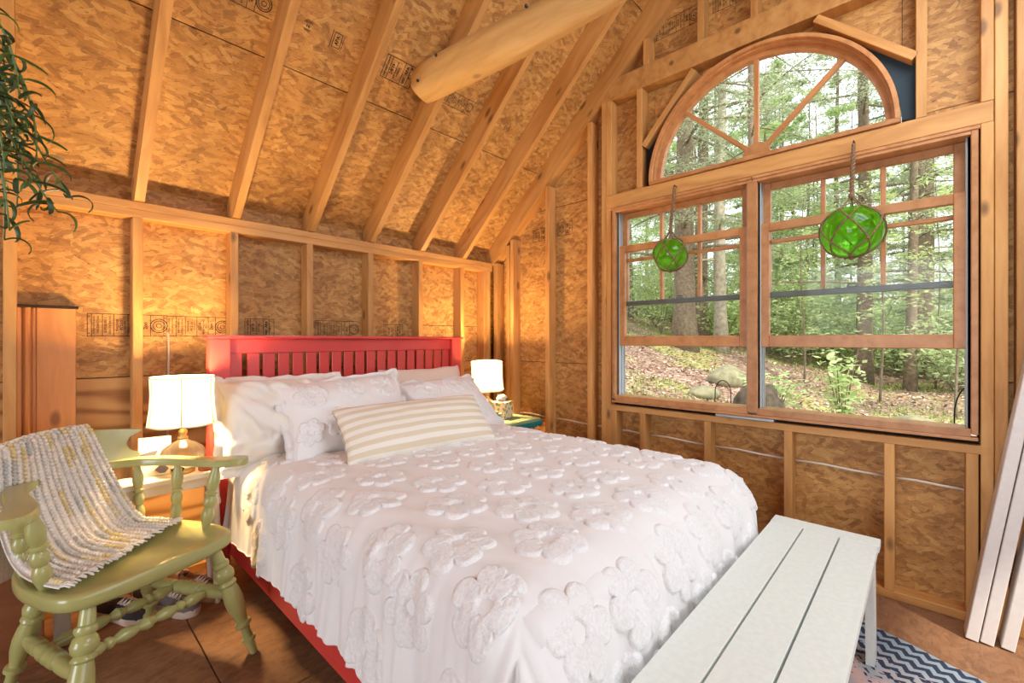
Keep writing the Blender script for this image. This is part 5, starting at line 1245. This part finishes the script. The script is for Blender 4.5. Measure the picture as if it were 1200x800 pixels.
# stump, rocks, leaf litter, wire hoops
def boulder(name, x, y, r, sc, mat, label, cat, seed):
    m = MB().sphere((0, 0, 0), r, 24, 16, sc); m.v = [tuple(np.array(p)*(1+.30*vnoise(p[0]*3/r*.5+seed, p[1]*3/r*.5+p[2]*2/r, seed)+.10*vnoise(p[0]*9/r+seed, p[2]*9/r+p[1]*5/r, seed+1))) for p in m.v]
    o = m.build(name, mat, None, Matrix.Translation((x, y, float(gz(x, y))+r*sc[2]*.35)), smooth=True); return tag(o, label, cat)
boulder('stump', 8.15, 2.05, .42, (1, .9, 1.0), 'stump_bark', 'dark rotten stump at the left of the right window', 'stump', 3)
boulder('rock', 8.7, .18, .45, (1.2, .9, .7), 'moss_rock', 'rounded mossy rock at the right of the right window', 'rock', 5)
boulder('rock', 10.2, 3.15, .45, (1.2, .8, .6), 'moss_rock', 'mossy rock under the trees in the left window', 'rock', 8)
boulder('rock', 8.4, 3.0, .30, (1.2, .9, .5), 'moss_rock', 'small grey rock low in the left window, by the wire hoop', 'rock', 9)
n = 40000; an = np.radians(rs.uniform(-20, 48, n)); d = 3.2+17*rs.uniform(0, 1, n)**1.2; x = d*np.cos(an)+.8; y = d*np.sin(an); ok = x > 3.1; x, y = x[ok], y[ok]
dens = vnoise(x*.5, y*.5, 60) + .25; keep = rs.uniform(-.4, .6, len(x)) < dens; x, y = x[keep], y[keep]
pal = np.array([lin(190, 160, 142), lin(160, 120, 98), lin(208, 188, 172), lin(128, 92, 72), lin(172, 136, 116)]); cols = pal[rs.randint(0, 5, len(x))]
o = foliage('leaf_litter', None, np.stack([x, y, gz(x, y)+.02+rs.uniform(0, .02, len(x))], -1), np.stack([rs.normal(0, 1, len(x)), rs.normal(0, 1, len(x)), rs.normal(0, .2, len(x))], -1), rs.uniform(.05, .12, len(x)), rs.uniform(.03, .07, len(x)), cols, 'litter', tilt=.35)
tag(o, 'fallen brown leaves covering the forest floor', 'leaves')
n = 9000; an = np.radians(rs.uniform(-6, 34, n)); d = 4+12*rs.uniform(0, 1, n); x = d*np.cos(an)+.8; y = d*np.sin(an); keep = vnoise(x*.5, y*.5, 60) < .02; x, y = x[keep], y[keep]
cols = np.array(lin(134, 144, 80))*rs.uniform(.7, 1.3, (len(x), 1)); o = foliage('ground_moss', None, np.stack([x, y, gz(x, y)+.035], -1), np.stack([rs.normal(0, .3, len(x)), rs.normal(0, .3, len(x)), np.ones(len(x))], -1), rs.uniform(.06, .14, len(x)), rs.uniform(.015, .03, len(x)), cols, 'litter'); tag(o, 'mossy green grass patches between the fallen leaves', 'grass')
for (px, py, w_, h_, dz, lab) in ((3.45, 1.10, .11, .16, -.02, 'thin black wire hoop outside the left window'), (3.35, -.17, .13, .30, -.10, 'dark wire hoop outside the right window, at its right edge')):
    P = [(0, w_/2*math.cos(a), h_*.45+h_*.55*math.sin(a)) for a in np.linspace(0, PI, 16)]; P = [(0, w_/2, -.9)] + P + [(0, -w_/2, -.9)]
    o = MB().tube([(px, py+p[1], .76+dz+p[2]) for p in P], .0035, 6).build('wire_hoop', 'black_metal', None, smooth=True); tag(o, lab, 'wire hoop')
